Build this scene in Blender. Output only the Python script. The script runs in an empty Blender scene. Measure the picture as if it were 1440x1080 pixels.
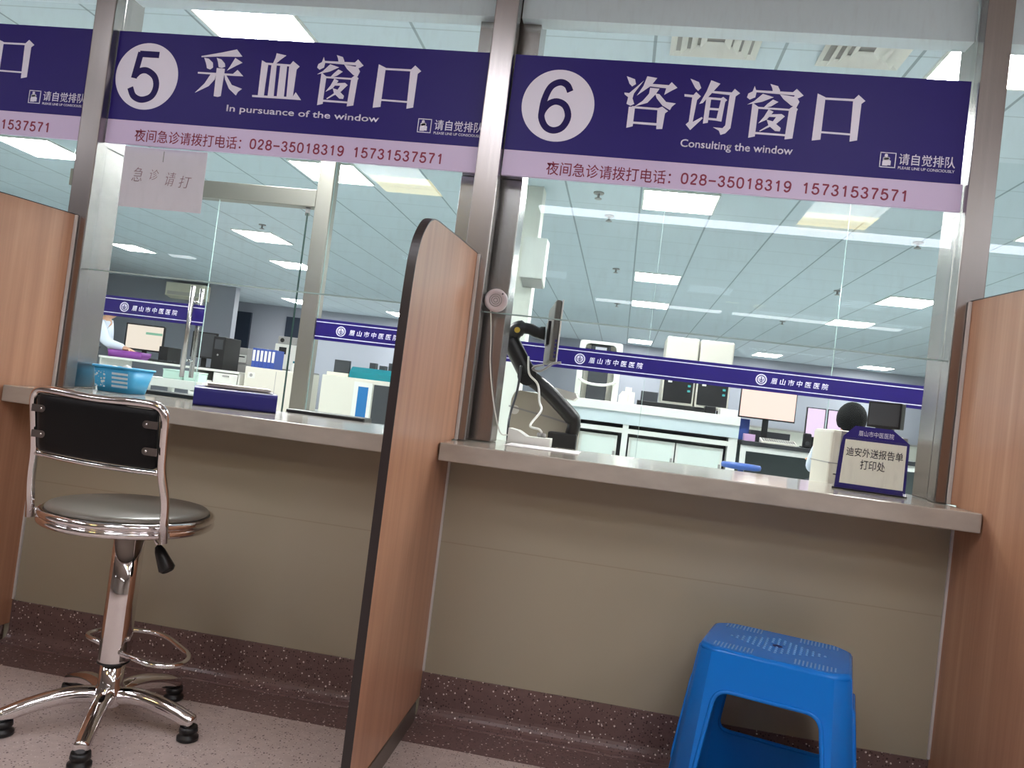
import bpy, bmesh, math, random
from mathutils import Vector, Matrix, Euler

# ------------------------------------------------------------------ camera, world, lights, exposure
S = bpy.context.scene
COL = S.collection
R = math.radians
FLOOR = -0.065          # hall floor
LABF = 0.20             # raised laboratory floor
CEIL = 2.87
TOP = 0.853             # worktop surface

cam_d = bpy.data.cameras.new('camera')
cam_d.sensor_width = 36.0
cam_d.lens = 1100.0 / 1440.0 * 36.0
cam_d.clip_start = 0.02
cam = bpy.data.objects.new('camera', cam_d)
COL.objects.link(cam)
rot = (Matrix.Rotation(R(8.080), 4, 'Z') @ Matrix.Rotation(R(1.417), 4, 'X')
       @ Matrix.Rotation(R(-7.045), 4, 'Y') @ Matrix.Rotation(R(90), 4, 'X'))
cam.matrix_world = Matrix.Translation((0, -2.573, 1.0)) @ rot
S.camera = cam

w = bpy.data.worlds.new('world')
S.world = w
w.use_nodes = True
w.node_tree.nodes['Background'].inputs[0].default_value = (0.75, 0.82, 0.9, 1)
w.node_tree.nodes['Background'].inputs[1].default_value = 0.05
S.view_settings.view_transform = 'Standard'
S.view_settings.look = 'None'
S.view_settings.gamma = 1.0
S.view_settings.use_curve_mapping = False
S.view_settings.exposure = 0.0
LAB_PANEL = 52.0         # emission of the laboratory ceiling panels
HALL_FILL = 13.5        # emission of the unseen fill panels added to the hall ceiling
HALL_TUBE = 11.0         # emission of the long hall tubes

# ------------------------------------------------------------------ materials
def lin(c):
    return tuple(((v / 255) / 12.92 if v / 255 <= 0.04045 else ((v / 255 + 0.055) / 1.055) ** 2.4) for v in c) + (1,)

def mat(name, rgb, rough=0.5, metal=0.0, noise=0.0, nscale=6.0, stretch=(1, 1, 1), spec=0.5, coat=0.0, bump=0.0):
    m = bpy.data.materials.new(name)
    m.use_nodes = True
    nt = m.node_tree
    b = nt.nodes['Principled BSDF']
    b.inputs['Base Color'].default_value = lin(rgb)
    b.inputs['Roughness'].default_value = rough
    b.inputs['Metallic'].default_value = metal
    b.inputs['Specular IOR Level'].default_value = spec
    b.inputs['Coat Weight'].default_value = coat
    if noise > 0:
        tc = nt.nodes.new('ShaderNodeTexCoord')
        mp = nt.nodes.new('ShaderNodeMapping')
        mp.inputs['Scale'].default_value = stretch
        no = nt.nodes.new('ShaderNodeTexNoise')
        no.inputs['Scale'].default_value = nscale
        no.inputs['Detail'].default_value = 5
        nt.links.new(tc.outputs['Object'], mp.inputs[0])
        nt.links.new(mp.outputs[0], no.inputs['Vector'])
        mx = nt.nodes.new('ShaderNodeMix')
        mx.data_type = 'RGBA'
        base = lin(rgb)
        mx.inputs['A'].default_value = tuple(v * (1 - noise) for v in base[:3]) + (1,)
        mx.inputs['B'].default_value = tuple(min(1, v * (1 + noise)) for v in base[:3]) + (1,)
        nt.links.new(no.outputs['Fac'], mx.inputs['Factor'])
        nt.links.new(mx.outputs['Result'], b.inputs['Base Color'])
        if bump > 0:
            bp = nt.nodes.new('ShaderNodeBump')
            bp.inputs['Strength'].default_value = bump
            bp.inputs['Distance'].default_value = 0.002
            nt.links.new(no.outputs['Fac'], bp.inputs['Height'])
            nt.links.new(bp.outputs[0], b.inputs['Normal'])
    return m

def emit(name, rgb, strength):
    m = bpy.data.materials.new(name)
    m.use_nodes = True
    b = m.node_tree.nodes['Principled BSDF']
    b.inputs['Base Color'].default_value = lin((40, 40, 42)) if strength < 2 else lin(rgb)
    b.inputs['Emission Color'].default_value = lin(rgb)
    b.inputs['Emission Strength'].default_value = strength
    return m

def glass(name, tint, ior=1.45, dirt=0.0):
    m = bpy.data.materials.new(name)
    m.use_nodes = True
    nt = m.node_tree
    nt.nodes.remove(nt.nodes['Principled BSDF'])
    out = nt.nodes['Material Output']
    tr = nt.nodes.new('ShaderNodeBsdfTransparent')
    tr.inputs[0].default_value = tint
    gl = nt.nodes.new('ShaderNodeBsdfGlossy')
    gl.inputs['Roughness'].default_value = 0.0
    fr = nt.nodes.new('ShaderNodeFresnel')
    fr.inputs['IOR'].default_value = ior
    mx = nt.nodes.new('ShaderNodeMixShader')
    geo = nt.nodes.new('ShaderNodeNewGeometry')
    inv = nt.nodes.new('ShaderNodeMath'); inv.operation = 'SUBTRACT'; inv.inputs[0].default_value = 1.0
    ml = nt.nodes.new('ShaderNodeMath'); ml.operation = 'MULTIPLY'
    nt.links.new(geo.outputs['Backfacing'], inv.inputs[1])       # a sheet mirrors once, on its outer face
    nt.links.new(fr.outputs[0], ml.inputs[0])
    nt.links.new(inv.outputs[0], ml.inputs[1])
    nt.links.new(ml.outputs[0], mx.inputs[0])
    nt.links.new(tr.outputs[0], mx.inputs[1])
    nt.links.new(gl.outputs[0], mx.inputs[2])
    last = mx
    if dirt > 0:
        tc = nt.nodes.new('ShaderNodeTexCoord')
        mp = nt.nodes.new('ShaderNodeMapping')
        mp.inputs['Scale'].default_value = (9, 1, 2)
        no = nt.nodes.new('ShaderNodeTexNoise')
        no.inputs['Scale'].default_value = 5
        no.inputs['Detail'].default_value = 8
        no.inputs['Roughness'].default_value = 0.75
        rp = nt.nodes.new('ShaderNodeMapRange')
        rp.inputs['From Min'].default_value = 0.5
        rp.inputs['From Max'].default_value = 0.85
        rp.inputs['To Max'].default_value = dirt
        df = nt.nodes.new('ShaderNodeBsdfDiffuse')
        df.inputs[0].default_value = (0.6, 0.65, 0.65, 1)
        m2 = nt.nodes.new('ShaderNodeMixShader')
        nt.links.new(tc.outputs['Object'], mp.inputs[0])
        nt.links.new(mp.outputs[0], no.inputs['Vector'])
        nt.links.new(no.outputs['Fac'], rp.inputs['Value'])
        nt.links.new(rp.outputs[0], m2.inputs[0])
        nt.links.new(mx.outputs[0], m2.inputs[1])
        nt.links.new(df.outputs[0], m2.inputs[2])
        last = m2
    nt.links.new(last.outputs[0], out.inputs['Surface'])
    return m

def wood_mat():
    m = mat('wood_laminate', (160, 105, 74), 0.32)
    nt = m.node_tree
    b = nt.nodes['Principled BSDF']
    tc = nt.nodes.new('ShaderNodeTexCoord')
    mp = nt.nodes.new('ShaderNodeMapping')
    mp.inputs['Scale'].default_value = (14, 14, 0.55)
    n1 = nt.nodes.new('ShaderNodeTexNoise')
    n1.inputs['Scale'].default_value = 1.6
    n1.inputs['Detail'].default_value = 7
    n1.inputs['Roughness'].default_value = 0.62
    mp2 = nt.nodes.new('ShaderNodeMapping')
    mp2.inputs['Scale'].default_value = (110, 110, 1.4)
    n2 = nt.nodes.new('ShaderNodeTexNoise')
    n2.inputs['Scale'].default_value = 1.0
    n2.inputs['Detail'].default_value = 3
    nt.links.new(tc.outputs['Object'], mp.inputs[0])
    nt.links.new(tc.outputs['Object'], mp2.inputs[0])
    nt.links.new(mp.outputs[0], n1.inputs['Vector'])
    nt.links.new(mp2.outputs[0], n2.inputs['Vector'])
    ad = nt.nodes.new('ShaderNodeMath')
    ad.operation = 'MULTIPLY_ADD'
    ad.inputs[1].default_value = 0.22
    nt.links.new(n2.outputs['Fac'], ad.inputs[0])
    nt.links.new(n1.outputs['Fac'], ad.inputs[2])
    cr = nt.nodes.new('ShaderNodeValToRGB')
    e = cr.color_ramp.elements
    e[0].position = 0.42
    e[0].color = lin((170, 122, 95))
    e[1].position = 0.95
    e[1].color = lin((202, 157, 128))
    mid = e.new(0.68)
    mid.color = lin((187, 139, 110))
    nt.links.new(ad.outputs[0], cr.inputs[0])
    nt.links.new(cr.outputs[0], b.inputs['Base Color'])
    return m

def speckle_mat(name, base, flecks, rough, scale):
    """base colour with scattered chips: flecks = [(rgb, size, threshold, seed offset)]"""
    m = mat(name, base, rough)
    nt = m.node_tree
    b = nt.nodes['Principled BSDF']
    tc = nt.nodes.new('ShaderNodeTexCoord')
    no = nt.nodes.new('ShaderNodeTexNoise')
    no.inputs['Scale'].default_value = scale * 0.6
    no.inputs['Detail'].default_value = 4
    nt.links.new(tc.outputs['Object'], no.inputs['Vector'])
    mx = nt.nodes.new('ShaderNodeMix')
    mx.data_type = 'RGBA'
    bl = lin(base)
    mx.inputs['A'].default_value = tuple(v * 0.8 for v in bl[:3]) + (1,)
    mx.inputs['B'].default_value = tuple(min(1, v * 1.2) for v in bl[:3]) + (1,)
    nt.links.new(no.outputs['Fac'], mx.inputs['Factor'])
    cur = mx.outputs['Result']
    for rgb, sc, thr, off in flecks:
        mp = nt.nodes.new('ShaderNodeMapping')
        mp.inputs['Location'].default_value = (off, off * 1.7, off * 0.6)
        vo = nt.nodes.new('ShaderNodeTexVoronoi')
        vo.inputs['Scale'].default_value = sc
        nt.links.new(tc.outputs['Object'], mp.inputs[0])
        nt.links.new(mp.outputs[0], vo.inputs['Vector'])
        lt = nt.nodes.new('ShaderNodeMath')
        lt.operation = 'LESS_THAN'
        sp = nt.nodes.new('ShaderNodeSeparateColor')
        nt.links.new(vo.outputs['Color'], sp.inputs[0])
        ml = nt.nodes.new('ShaderNodeMath')
        ml.operation = 'MULTIPLY'
        ml.inputs[1].default_value = thr
        nt.links.new(sp.outputs[0], ml.inputs[0])
        nt.links.new(vo.outputs['Distance'], lt.inputs[0])
        nt.links.new(ml.outputs[0], lt.inputs[1])
        m2 = nt.nodes.new('ShaderNodeMix')
        m2.data_type = 'RGBA'
        m2.inputs['B'].default_value = lin(rgb)
        nt.links.new(lt.outputs[0], m2.inputs['Factor'])
        nt.links.new(cur, m2.inputs['A'])
        cur = m2.outputs['Result']
    nt.links.new(cur, b.inputs['Base Color'])
    return m

def line_mat(name, rgb, line_rgb, specs, rough=0.5, noise=0.06, nscale=3.0):
    """plain colour with thin joint lines: specs = [(axis, pitch, offset, half width)]"""
    m = mat(name, rgb, rough, noise=noise, nscale=nscale)
    nt = m.node_tree
    b = nt.nodes['Principled BSDF']
    cur = b.inputs['Base Color'].links[0].from_socket
    geo = nt.nodes.new('ShaderNodeNewGeometry')
    sx = nt.nodes.new('ShaderNodeSeparateXYZ')
    nt.links.new(geo.outputs['Position'], sx.inputs[0])
    for ax, pitch, off, hw, amt in specs:
        a = nt.nodes.new('ShaderNodeMath'); a.operation = 'SUBTRACT'; a.inputs[1].default_value = off - pitch / 2
        nt.links.new(sx.outputs[ax], a.inputs[0])
        f = nt.nodes.new('ShaderNodeMath'); f.operation = 'FLOORED_MODULO'; f.inputs[1].default_value = pitch
        nt.links.new(a.outputs[0], f.inputs[0])
        s = nt.nodes.new('ShaderNodeMath'); s.operation = 'SUBTRACT'; s.inputs[1].default_value = pitch / 2
        nt.links.new(f.outputs[0], s.inputs[0])
        ab = nt.nodes.new('ShaderNodeMath'); ab.operation = 'ABSOLUTE'
        nt.links.new(s.outputs[0], ab.inputs[0])
        lt = nt.nodes.new('ShaderNodeMath'); lt.operation = 'LESS_THAN'; lt.inputs[1].default_value = hw
        nt.links.new(ab.outputs[0], lt.inputs[0])
        am = nt.nodes.new('ShaderNodeMath'); am.operation = 'MULTIPLY'; am.inputs[1].default_value = amt
        nt.links.new(lt.outputs[0], am.inputs[0])
        m2 = nt.nodes.new('ShaderNodeMix'); m2.data_type = 'RGBA'; m2.inputs['B'].default_value = lin(line_rgb)
        nt.links.new(am.outputs[0], m2.inputs['Factor'])
        nt.links.new(cur, m2.inputs['A'])
        cur = m2.outputs['Result']
    nt.links.new(cur, b.inputs['Base Color'])
    return m

M = {}
M['steel'] = mat('brushed_steel', (156, 151, 149), 0.27, 1.0, noise=0.10, nscale=3, stretch=(60, 60, 0.6))
M['steel_side'] = M['steel']
M['steel_matte'] = mat('matte_steel', (150, 146, 139), 0.42, 1.0)
M['chrome'] = mat('chrome', (226, 222, 222), 0.06, 1.0)
M['wood'] = wood_mat()
M['edge'] = mat('dark_edge_band', (44, 36, 36), 0.4)
M['seal'] = mat('white_sealant', (205, 200, 196), 0.5)
M['stone'] = mat('beige_stone', (174, 167, 157), 0.12, noise=0.30, nscale=7, stretch=(1, 1.5, 2))
M['tile'] = line_mat('beige_wall_tile', (166, 158, 138), (120, 104, 86), [(2, 5.0, 0.515, 0.0018, 0.25)], 0.25, 0.05, 2.0)
M['floor'] = speckle_mat('grey_speckled_vinyl', (188, 172, 166), [((104, 88, 86), 120, 0.36, 3.0), ((212, 202, 198), 130, 0.30, 9.0)], 0.42, 60)
M['border'] = speckle_mat('brown_speckled_vinyl', (114, 90, 87), [((70, 50, 48), 120, 0.42, 5.0), ((228, 216, 210), 80, 0.27, 1.0)], 0.35, 70)
M['purple'] = mat('purple_board', (34, 17, 114), 0.45, spec=0.3)
M['numeral'] = mat('numeral_purple', (34, 22, 92), 0.5, spec=0.2)
M['pink'] = mat('pale_pink_strip', (214, 198, 232), 0.35)
M['signwhite'] = mat('sign_white', (238, 236, 252), 0.4)
M['red'] = mat('sign_red', (140, 42, 74), 0.5)
M['band'] = mat('blue_violet_band', (28, 14, 100), 0.35)
M['bandwhite'] = mat('band_white', (214, 212, 232), 0.5)
M['glass'] = glass('clear_glass', (0.965, 0.985, 0.985, 1), 1.62, 0.06)
M['glass_in'] = glass('greenish_glass', (0.955, 0.976, 0.978, 1), 1.22)
M['glassedge'] = mat('polished_glass_edge', (160, 182, 180), 0.2)
M['paper'] = mat('white_paper', (222, 218, 218), 0.7)
M['notepaper'] = mat('thin_note_paper', (236, 228, 236), 0.8)
M['ink'] = mat('faded_red_ink', (160, 124, 134), 0.8)
M['black'] = mat('black_plastic', (18, 18, 20), 0.4)
M['vinyl'] = mat('black_vinyl', (9, 9, 11), 0.55, spec=0.25)
M['cushion'] = mat('dark_cushion_vinyl', (106, 101, 93), 0.34)
M['white'] = mat('white_plastic', (222, 222, 216), 0.4)
M['offwhite'] = mat('warm_white_plastic', (214, 210, 198), 0.4)
M['grey'] = mat('grey_plastic', (150, 148, 146), 0.45)
M['darkgrey'] = mat('dark_grey_plastic', (58, 60, 64), 0.4)
M['bluestool'] = mat('blue_plastic', (18, 118, 210), 0.2, spec=0.3)
M['glint_blue'] = mat('glint_blue_plastic', (104, 168, 228), 0.25)  # paler blue puts the glints on the grip bumps into the colour
M['deep_blue'] = mat('deep_blue_hole', (8, 40, 96), 0.8, spec=0.1)
M['basket'] = mat('light_blue_plastic', (70, 172, 222), 0.35)
M['purplebasket'] = mat('purple_plastic', (132, 62, 150), 0.4)
M['binder'] = mat('dark_blue_binder', (34, 32, 118), 0.35)
M['labwall'] = mat('grey_lab_wall', (156, 160, 170), 0.6)
M['labwhite'] = mat('cream_wall', (222, 222, 212), 0.5)
M['labceil'] = line_mat('ceiling_tile', (196, 210, 218), (92, 108, 116), [(0, 0.6225, -0.046, 0.008, 0.65), (1, 0.6225, 3.79, 0.006, 0.35)], 0.7, 0.03, 2.0)
M['soffit'] = mat('soffit_paint', (218, 230, 236), 0.6)
M['labfloor'] = mat('grey_lab_floor', (196, 200, 198), 0.4)
M['bench'] = mat('bench_white', (222, 223, 218), 0.35)
M['door_panel'] = mat('pale_green_white_panel', (216, 226, 220), 0.35)
M['darktop'] = mat('dark_worktop', (44, 46, 50), 0.4)  # plain dark colour of the lab desk top
M['panel'] = emit('lab_light_diffuser', (255, 255, 252), LAB_PANEL)
M['hallfill'] = emit('hall_fill_diffuser', (247, 247, 255), HALL_FILL)
M['halltube'] = emit('hall_tube_diffuser', (244, 248, 255), HALL_TUBE)
M['warmpanel'] = emit('warm_light_diffuser', (255, 228, 146), 10.0)
M['fartube'] = emit('far_tube_diffuser', (250, 250, 255), 9.0)
M['hallwall'] = mat('hall_wall_paint', (206, 198, 190), 0.6)
M['screen_peach'] = emit('peach_screen', (255, 216, 202), 1.25)
M['screen_violet'] = emit('violet_screen', (244, 216, 248), 1.1)
M['screen_cream'] = emit('cream_screen', (246, 230, 212), 1.0)
M['screen_green'] = emit('green_screen_bar', (150, 214, 180), 0.7)
M['screen_white'] = emit('white_screen', (236, 240, 246), 0.8)
M['teal'] = mat('teal_plastic', (30, 128, 140), 0.3)
M['bluewin'] = mat('blue_window', (40, 110, 170), 0.2)
M['bluebox'] = mat('blue_box', (54, 80, 160), 0.45)
M['blueseat'] = mat('blue_seat', (48, 84, 156), 0.4)
M['cream'] = mat('cream_plastic', (242, 238, 216), 0.45)
M['skin'] = mat('skin', (206, 160, 132), 0.5)
M['hair'] = mat('black_hair', (14, 13, 14), 0.75, spec=0.2)
M['coat'] = mat('white_coat_cloth', (214, 222, 236), 0.8)
M['cloth'] = mat('dark_trousers', (48, 50, 60), 0.8)
M['glove'] = mat('glove_rubber', (204, 200, 196), 0.5)
M['led'] = emit('teal_indicator', (60, 210, 210), 0.7)
M['doorway'] = mat('dark_blue_door', (40, 48, 62), 0.4)
M['greenbox'] = mat('pale_green_plastic', (196, 224, 212), 0.4)

# ------------------------------------------------------------------ builders
def props(o, label=None, cat=None, group=None, kind=None):
    if label: o['label'] = label
    if cat: o['category'] = cat
    if group: o['group'] = group
    if kind: o['kind'] = kind
    return o

LOCAL = set()
def thing(name, label, cat, loc=(0, 0, 0), rotz=0.0, group=None, local=False):
    """an Empty at the thing's base; parts are written in world metres, or in the thing's own when local"""
    o = bpy.data.objects.new(name, None)
    o.empty_display_size = 0.1
    COL.objects.link(o)
    o.location = loc
    o.rotation_euler = (0, 0, rotz)
    if local: LOCAL.add(o)
    return props(o, label, cat, group)

def offset_of(p):
    v = Vector((0, 0, 0))
    while p is not None:
        if p in LOCAL: return Vector((0, 0, 0)) if v.length == 0 else v
        v = v + p.location
        p = p.parent
    return v

def catmull(pts, n=6, closed=False):
    P = [Vector(p) for p in pts]
    out = []
    N = len(P)
    rng = range(N) if closed else range(N - 1)
    for i in rng:
        p0 = P[(i - 1) % N] if (closed or i > 0) else P[0]
        p1, p2 = P[i], P[(i + 1) % N]
        p3 = P[(i + 2) % N] if (closed or i + 2 < N) else P[-1]
        for k in range(n):
            t = k / n
            out.append(0.5 * ((2 * p1) + (p2 - p0) * t + (2 * p0 - 5 * p1 + 4 * p2 - p3) * t * t + (3 * p1 - p0 - 3 * p2 + p3) * t ** 3))
    if not closed: out.append(P[-1])
    return out

def fillet(pts, r, n=5, closed=False):
    """polyline with rounded corners"""
    P = [Vector(p) for p in pts]
    out = []
    N = len(P)
    for i in range(N):
        if not closed and i in (0, N - 1):
            out.append(P[i]); continue
        a, b, c = P[(i - 1) % N], P[i], P[(i + 1) % N]
        rr = r[i] if isinstance(r, (list, tuple)) else r
        d1, d2 = (a - b), (c - b)
        l = min(rr, d1.length * 0.49, d2.length * 0.49)
        if l < 1e-5:
            out.append(b); continue
        s, e = b + d1.normalized() * l, b + d2.normalized() * l
        for k in range(n + 1):
            t = k / n
            out.append((1 - t) ** 2 * s + 2 * t * (1 - t) * b + t * t * e)
    return out

class MB:
    def __init__(self):
        self.bm = bmesh.new()
        self.smooth = []
    def _tag(self, faces, smooth):
        for f in faces: f.smooth = smooth
    def box(self, x0, x1, y0, y1, z0, z1, bevel=0.0, seg=2, m=None):
        r = bmesh.ops.create_cube(self.bm, size=1.0)
        vs = r['verts']
        bmesh.ops.scale(self.bm, vec=(x1 - x0, y1 - y0, z1 - z0), verts=vs)
        bmesh.ops.translate(self.bm, vec=((x0 + x1) / 2, (y0 + y1) / 2, (z0 + z1) / 2), verts=vs)
        if bevel > 0:
            es = list({e for v in vs for e in v.link_edges})
            rb = bmesh.ops.bevel(self.bm, geom=es, offset=bevel, segments=seg, affect='EDGES', profile=0.5)
            vs = list({v for f in rb['faces'] for v in f.verts} | {v for v in vs if v.is_valid})
        if m is not None:
            bmesh.ops.transform(self.bm, matrix=m, verts=[v for v in vs if v.is_valid])
        return self
    def cyl(self, p0, p1, r0, r1=None, n=20, caps=True, smooth=True):
        return self.tube([p0, p1], [r0, r0 if r1 is None else r1], n, caps, smooth)
    def tube(self, path, r, n=10, caps=True, smooth=True, closed=False):
        P = [Vector(p) for p in path]
        N = len(P)
        rad = r if isinstance(r, (list, tuple)) else [r] * N
        rings = []
        up = None
        for i in range(N):
            if closed: d = (P[(i + 1) % N] - P[(i - 1) % N])
            elif i == 0: d = P[1] - P[0]
            elif i == N - 1: d = P[-1] - P[-2]
            else: d = (P[i + 1] - P[i]).normalized() + (P[i] - P[i - 1]).normalized()
            d.normalize()
            if up is None:
                up = Vector((0, 0, 1)) if abs(d.z) < 0.9 else Vector((0, 1, 0))
            u = (up - d * up.dot(d))
            if u.length < 1e-6: u = d.orthogonal()
            u.normalize()
            up = u
            v = d.cross(u)
            rings.append([self.bm.verts.new(P[i] + (u * math.cos(2 * math.pi * k / n) + v * math.sin(2 * math.pi * k / n)) * rad[i]) for k in range(n)])
        M_ = N if closed else N - 1
        for i in range(M_):
            a, b = rings[i], rings[(i + 1) % N]
            for k in range(n):
                f = self.bm.faces.new((a[k], a[(k + 1) % n], b[(k + 1) % n], b[k]))
                f.smooth = smooth
        if caps and not closed:
            self.bm.faces.new(list(reversed(rings[0])))
            self.bm.faces.new(rings[-1])
        return self
    def lathe(self, prof, c=(0, 0, 0), n=32, smooth=True, axis='Z'):
        """prof: list of (radius, height)"""
        rings = []
        c = Vector(c)
        for r, h in prof:
            ring = []
            for k in range(n):
                a = 2 * math.pi * k / n
                p = Vector((r * math.cos(a), r * math.sin(a), h))
                if axis == 'Y': p = Vector((p.x, -p.z, p.y))      # height runs toward -y
                ring.append(self.bm.verts.new(c + p))
            rings.append(ring)
        for a, b in zip(rings, rings[1:]):
            for k in range(n):
                f = self.bm.faces.new((a[k], a[(k + 1) % n], b[(k + 1) % n], b[k]))
                f.smooth = smooth
        if prof[0][0] > 1e-4: self.bm.faces.new(list(reversed(rings[0])))
        if prof[-1][0] > 1e-4: self.bm.faces.new(rings[-1])
        return self
    def prism(self, poly, a, b, plane='xz'):
        """extrude a 2-D outline: plane xz along y, yz along x, xy along z"""
        def P(u, v, t):
            return {'xz': (u, t, v), 'yz': (t, u, v), 'xy': (u, v, t)}[plane]
        A = [self.bm.verts.new(P(u, v, a)) for u, v in poly]
        B = [self.bm.verts.new(P(u, v, b)) for u, v in poly]
        self.bm.faces.new(A)
        self.bm.faces.new(list(reversed(B)))
        n = len(poly)
        for i in range(n):
            self.bm.faces.new((A[i], B[i], B[(i + 1) % n], A[(i + 1) % n]))
        return self
    def ball(self, c, r, sub=2, scale=(1, 1, 1)):
        r_ = bmesh.ops.create_icosphere(self.bm, subdivisions=sub, radius=r)
        bmesh.ops.scale(self.bm, vec=scale, verts=r_['verts'])
        bmesh.ops.translate(self.bm, vec=c, verts=r_['verts'])
        for v in r_['verts']:
            for f in v.link_faces: f.smooth = True
        return self
    def xform(self, m):
        bmesh.ops.transform(self.bm, matrix=m, verts=self.bm.verts)
        return self
    def done(self, name, material, parent=None, label=None, cat=None, group=None, kind=None):
        bmesh.ops.recalc_face_normals(self.bm, faces=self.bm.faces)
        me = bpy.data.meshes.new(name)
        self.bm.to_mesh(me)
        self.bm.free()
        me.materials.append(material if not isinstance(material, str) else M[material])
        return place(name, me, parent, label, cat, group, kind)

def place(name, me, parent=None, label=None, cat=None, group=None, kind=None):
    o = bpy.data.objects.new(name, me)
    COL.objects.link(o)
    if parent is not None:
        o.parent = parent
        off = offset_of(parent)
        if off.length > 0: me.transform(Matrix.Translation(-off))
    else:
        xs = [v.co.x for v in me.vertices]; ys = [v.co.y for v in me.vertices]; zs = [v.co.z for v in me.vertices]
        base = Vector(((min(xs) + max(xs)) / 2, (min(ys) + max(ys)) / 2, min(zs)))
        me.transform(Matrix.Translation(-base))
        o.location = base
    return props(o, label, cat, group, kind)

def text_mesh(body, bold=0.0):
    cu = bpy.data.curves.new('lettering', 'FONT')
    cu.body = body
    cu.resolution_u = 3
    cu.offset = bold
    ob = bpy.data.objects.new('lettering', cu)
    COL.objects.link(ob)
    dg = bpy.context.evaluated_depsgraph_get()
    dg.update()
    me = bpy.data.meshes.new_from_object(ob.evaluated_get(dg))
    bpy.data.objects.remove(ob)
    bpy.data.curves.remove(cu)
    return me

def fit_text(name, body, x0, x1, z0, z1, y, material, parent, bold=0.0, shear=0.0, thick=0.0008):
    """lettering facing -y, its ink box fitted to x0..x1, z0..z1"""
    me = text_mesh(body, bold)
    xs = [v.co.x for v in me.vertices]; zs = [v.co.y for v in me.vertices]
    ax, bx, az, bz = min(xs), max(xs), min(zs), max(zs)
    bm = bmesh.new()
    bm.from_mesh(me)
    for v in bm.verts:
        u = (v.co.x - ax) / (bx - ax)
        t = (v.co.y - az) / (bz - az)
        v.co = Vector((x0 + u * (x1 - x0) + shear * (t - 0.5) * (z1 - z0), y, z0 + t * (z1 - z0)))
    r = bmesh.ops.extrude_face_region(bm, geom=list(bm.faces))
    bmesh.ops.translate(bm, vec=(0, -thick, 0), verts=[e for e in r['geom'] if isinstance(e, bmesh.types.BMVert)])
    bmesh.ops.recalc_face_normals(bm, faces=bm.faces)
    bm.to_mesh(me)
    bm.free()
    me.materials.clear()
    me.materials.append(M[material])
    return place(name, me, parent)

DIGITS = {
 '0': [('c', [(.5, .95), (.22, .84), (.13, .5), (.22, .16), (.5, .05), (.78, .16), (.87, .5), (.78, .84)])],
 '1': [('l', [(.24, .74), (.42, .82), (.56, .96)]), ('l', [(.56, .99), (.56, .01)])],
 '2': [('s', [(.16, .70), (.25, .88), (.50, .95), (.75, .87), (.80, .68), (.64, .46), (.34, .24), (.18, .06)]), ('l', [(.14, .06), (.86, .06)])],
 '3': [('s', [(.16, .76), (.28, .90), (.50, .95), (.74, .87), (.77, .70), (.62, .55), (.42, .52)]), ('s', [(.42, .52), (.68, .48), (.84, .29), (.72, .11), (.48, .05), (.25, .11), (.13, .28)])],
 '5': [('l', [(.84, .94), (.27, .94)]), ('l', [(.30, .97), (.19, .46)]), ('s', [(.19, .49), (.34, .60), (.55, .62), (.79, .51), (.87, .32), (.77, .13), (.50, .05), (.25, .11), (.12, .27)])],
 '6': [('c', [(.50, .59), (.27, .51), (.14, .32), (.27, .12), (.50, .05), (.74, .12), (.86, .32), (.75, .52)]), ('s', [(.84, .79), (.73, .91), (.53, .95), (.30, .85), (.17, .60), (.14, .33)])],
 '7': [('l', [(.12, .94), (.88, .94)]), ('s', [(.86, .93), (.64, .62), (.48, .30), (.42, .01)])],
 '8': [('c', [(.5, .95), (.25, .88), (.20, .73), (.30, .58), (.5, .53), (.70, .58), (.80, .73), (.75, .88)]), ('c', [(.5, .53), (.22, .46), (.13, .29), (.24, .11), (.5, .05), (.76, .11), (.87, .29), (.78, .46)])],
 '9': [('c', [(.50, .41), (.73, .49), (.86, .68), (.73, .88), (.50, .95), (.26, .88), (.14, .68), (.25, .48)]), ('s', [(.16, .21), (.27, .09), (.47, .05), (.70, .15), (.83, .40), (.86, .67)])],
 '-': [('l', [(.05, .47), (.95, .47)])],
}
def digit_text(name, body, x0, x1, z0, z1, y, material, parent, stroke, thick=0.0008, adv=1.0):
    """figures drawn as even strokes, facing -y"""
    bm = bmesh.new()
    n = len(body)
    pitch = (x1 - x0) / n
    w = pitch * (0.86 if n > 1 else 1.0)
    h = z1 - z0
    lay = 0
    for i, chr_ in enumerate(body):
        ox = x0 + i * pitch + (pitch - w) / 2
        for kind, pts in DIGITS[chr_]:
            P = [Vector((ox + p[0] * w, 0, z0 + p[1] * h)) for p in pts]
            if kind == 's': P = catmull(P, 7)
            if kind == 'c': P = catmull(P, 5, True)
            N = len(P)
            L, R_ = [], []
            yy = y - 0.00002 * (lay % 4)
            lay += 1
            for k in range(N):
                if kind == 'c': d = P[(k + 1) % N] - P[(k - 1) % N]
                else: d = P[min(k + 1, N - 1)] - P[max(k - 1, 0)]
                d.normalize()
                nn = Vector((-d.z, 0, d.x)) * stroke / 2
                a, b = P[k] + nn, P[k] - nn
                L.append(bm.verts.new((a.x, yy, a.z))); R_.append(bm.verts.new((b.x, yy, b.z)))
            for k in range(N if kind == 'c' else N - 1):
                j = (k + 1) % N
                bm.faces.new((L[k], L[j], R_[j], R_[k]))
    r = bmesh.ops.extrude_face_region(bm, geom=list(bm.faces))
    bmesh.ops.translate(bm, vec=(0, -thick, 0), verts=[e for e in r['geom'] if isinstance(e, bmesh.types.BMVert)])
    bmesh.ops.recalc_face_normals(bm, faces=bm.faces)
    me = bpy.data.meshes.new(name)
    bm.to_mesh(me)
    bm.free()
    me.materials.append(M[material])
    return place(name, me, parent)

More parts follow.
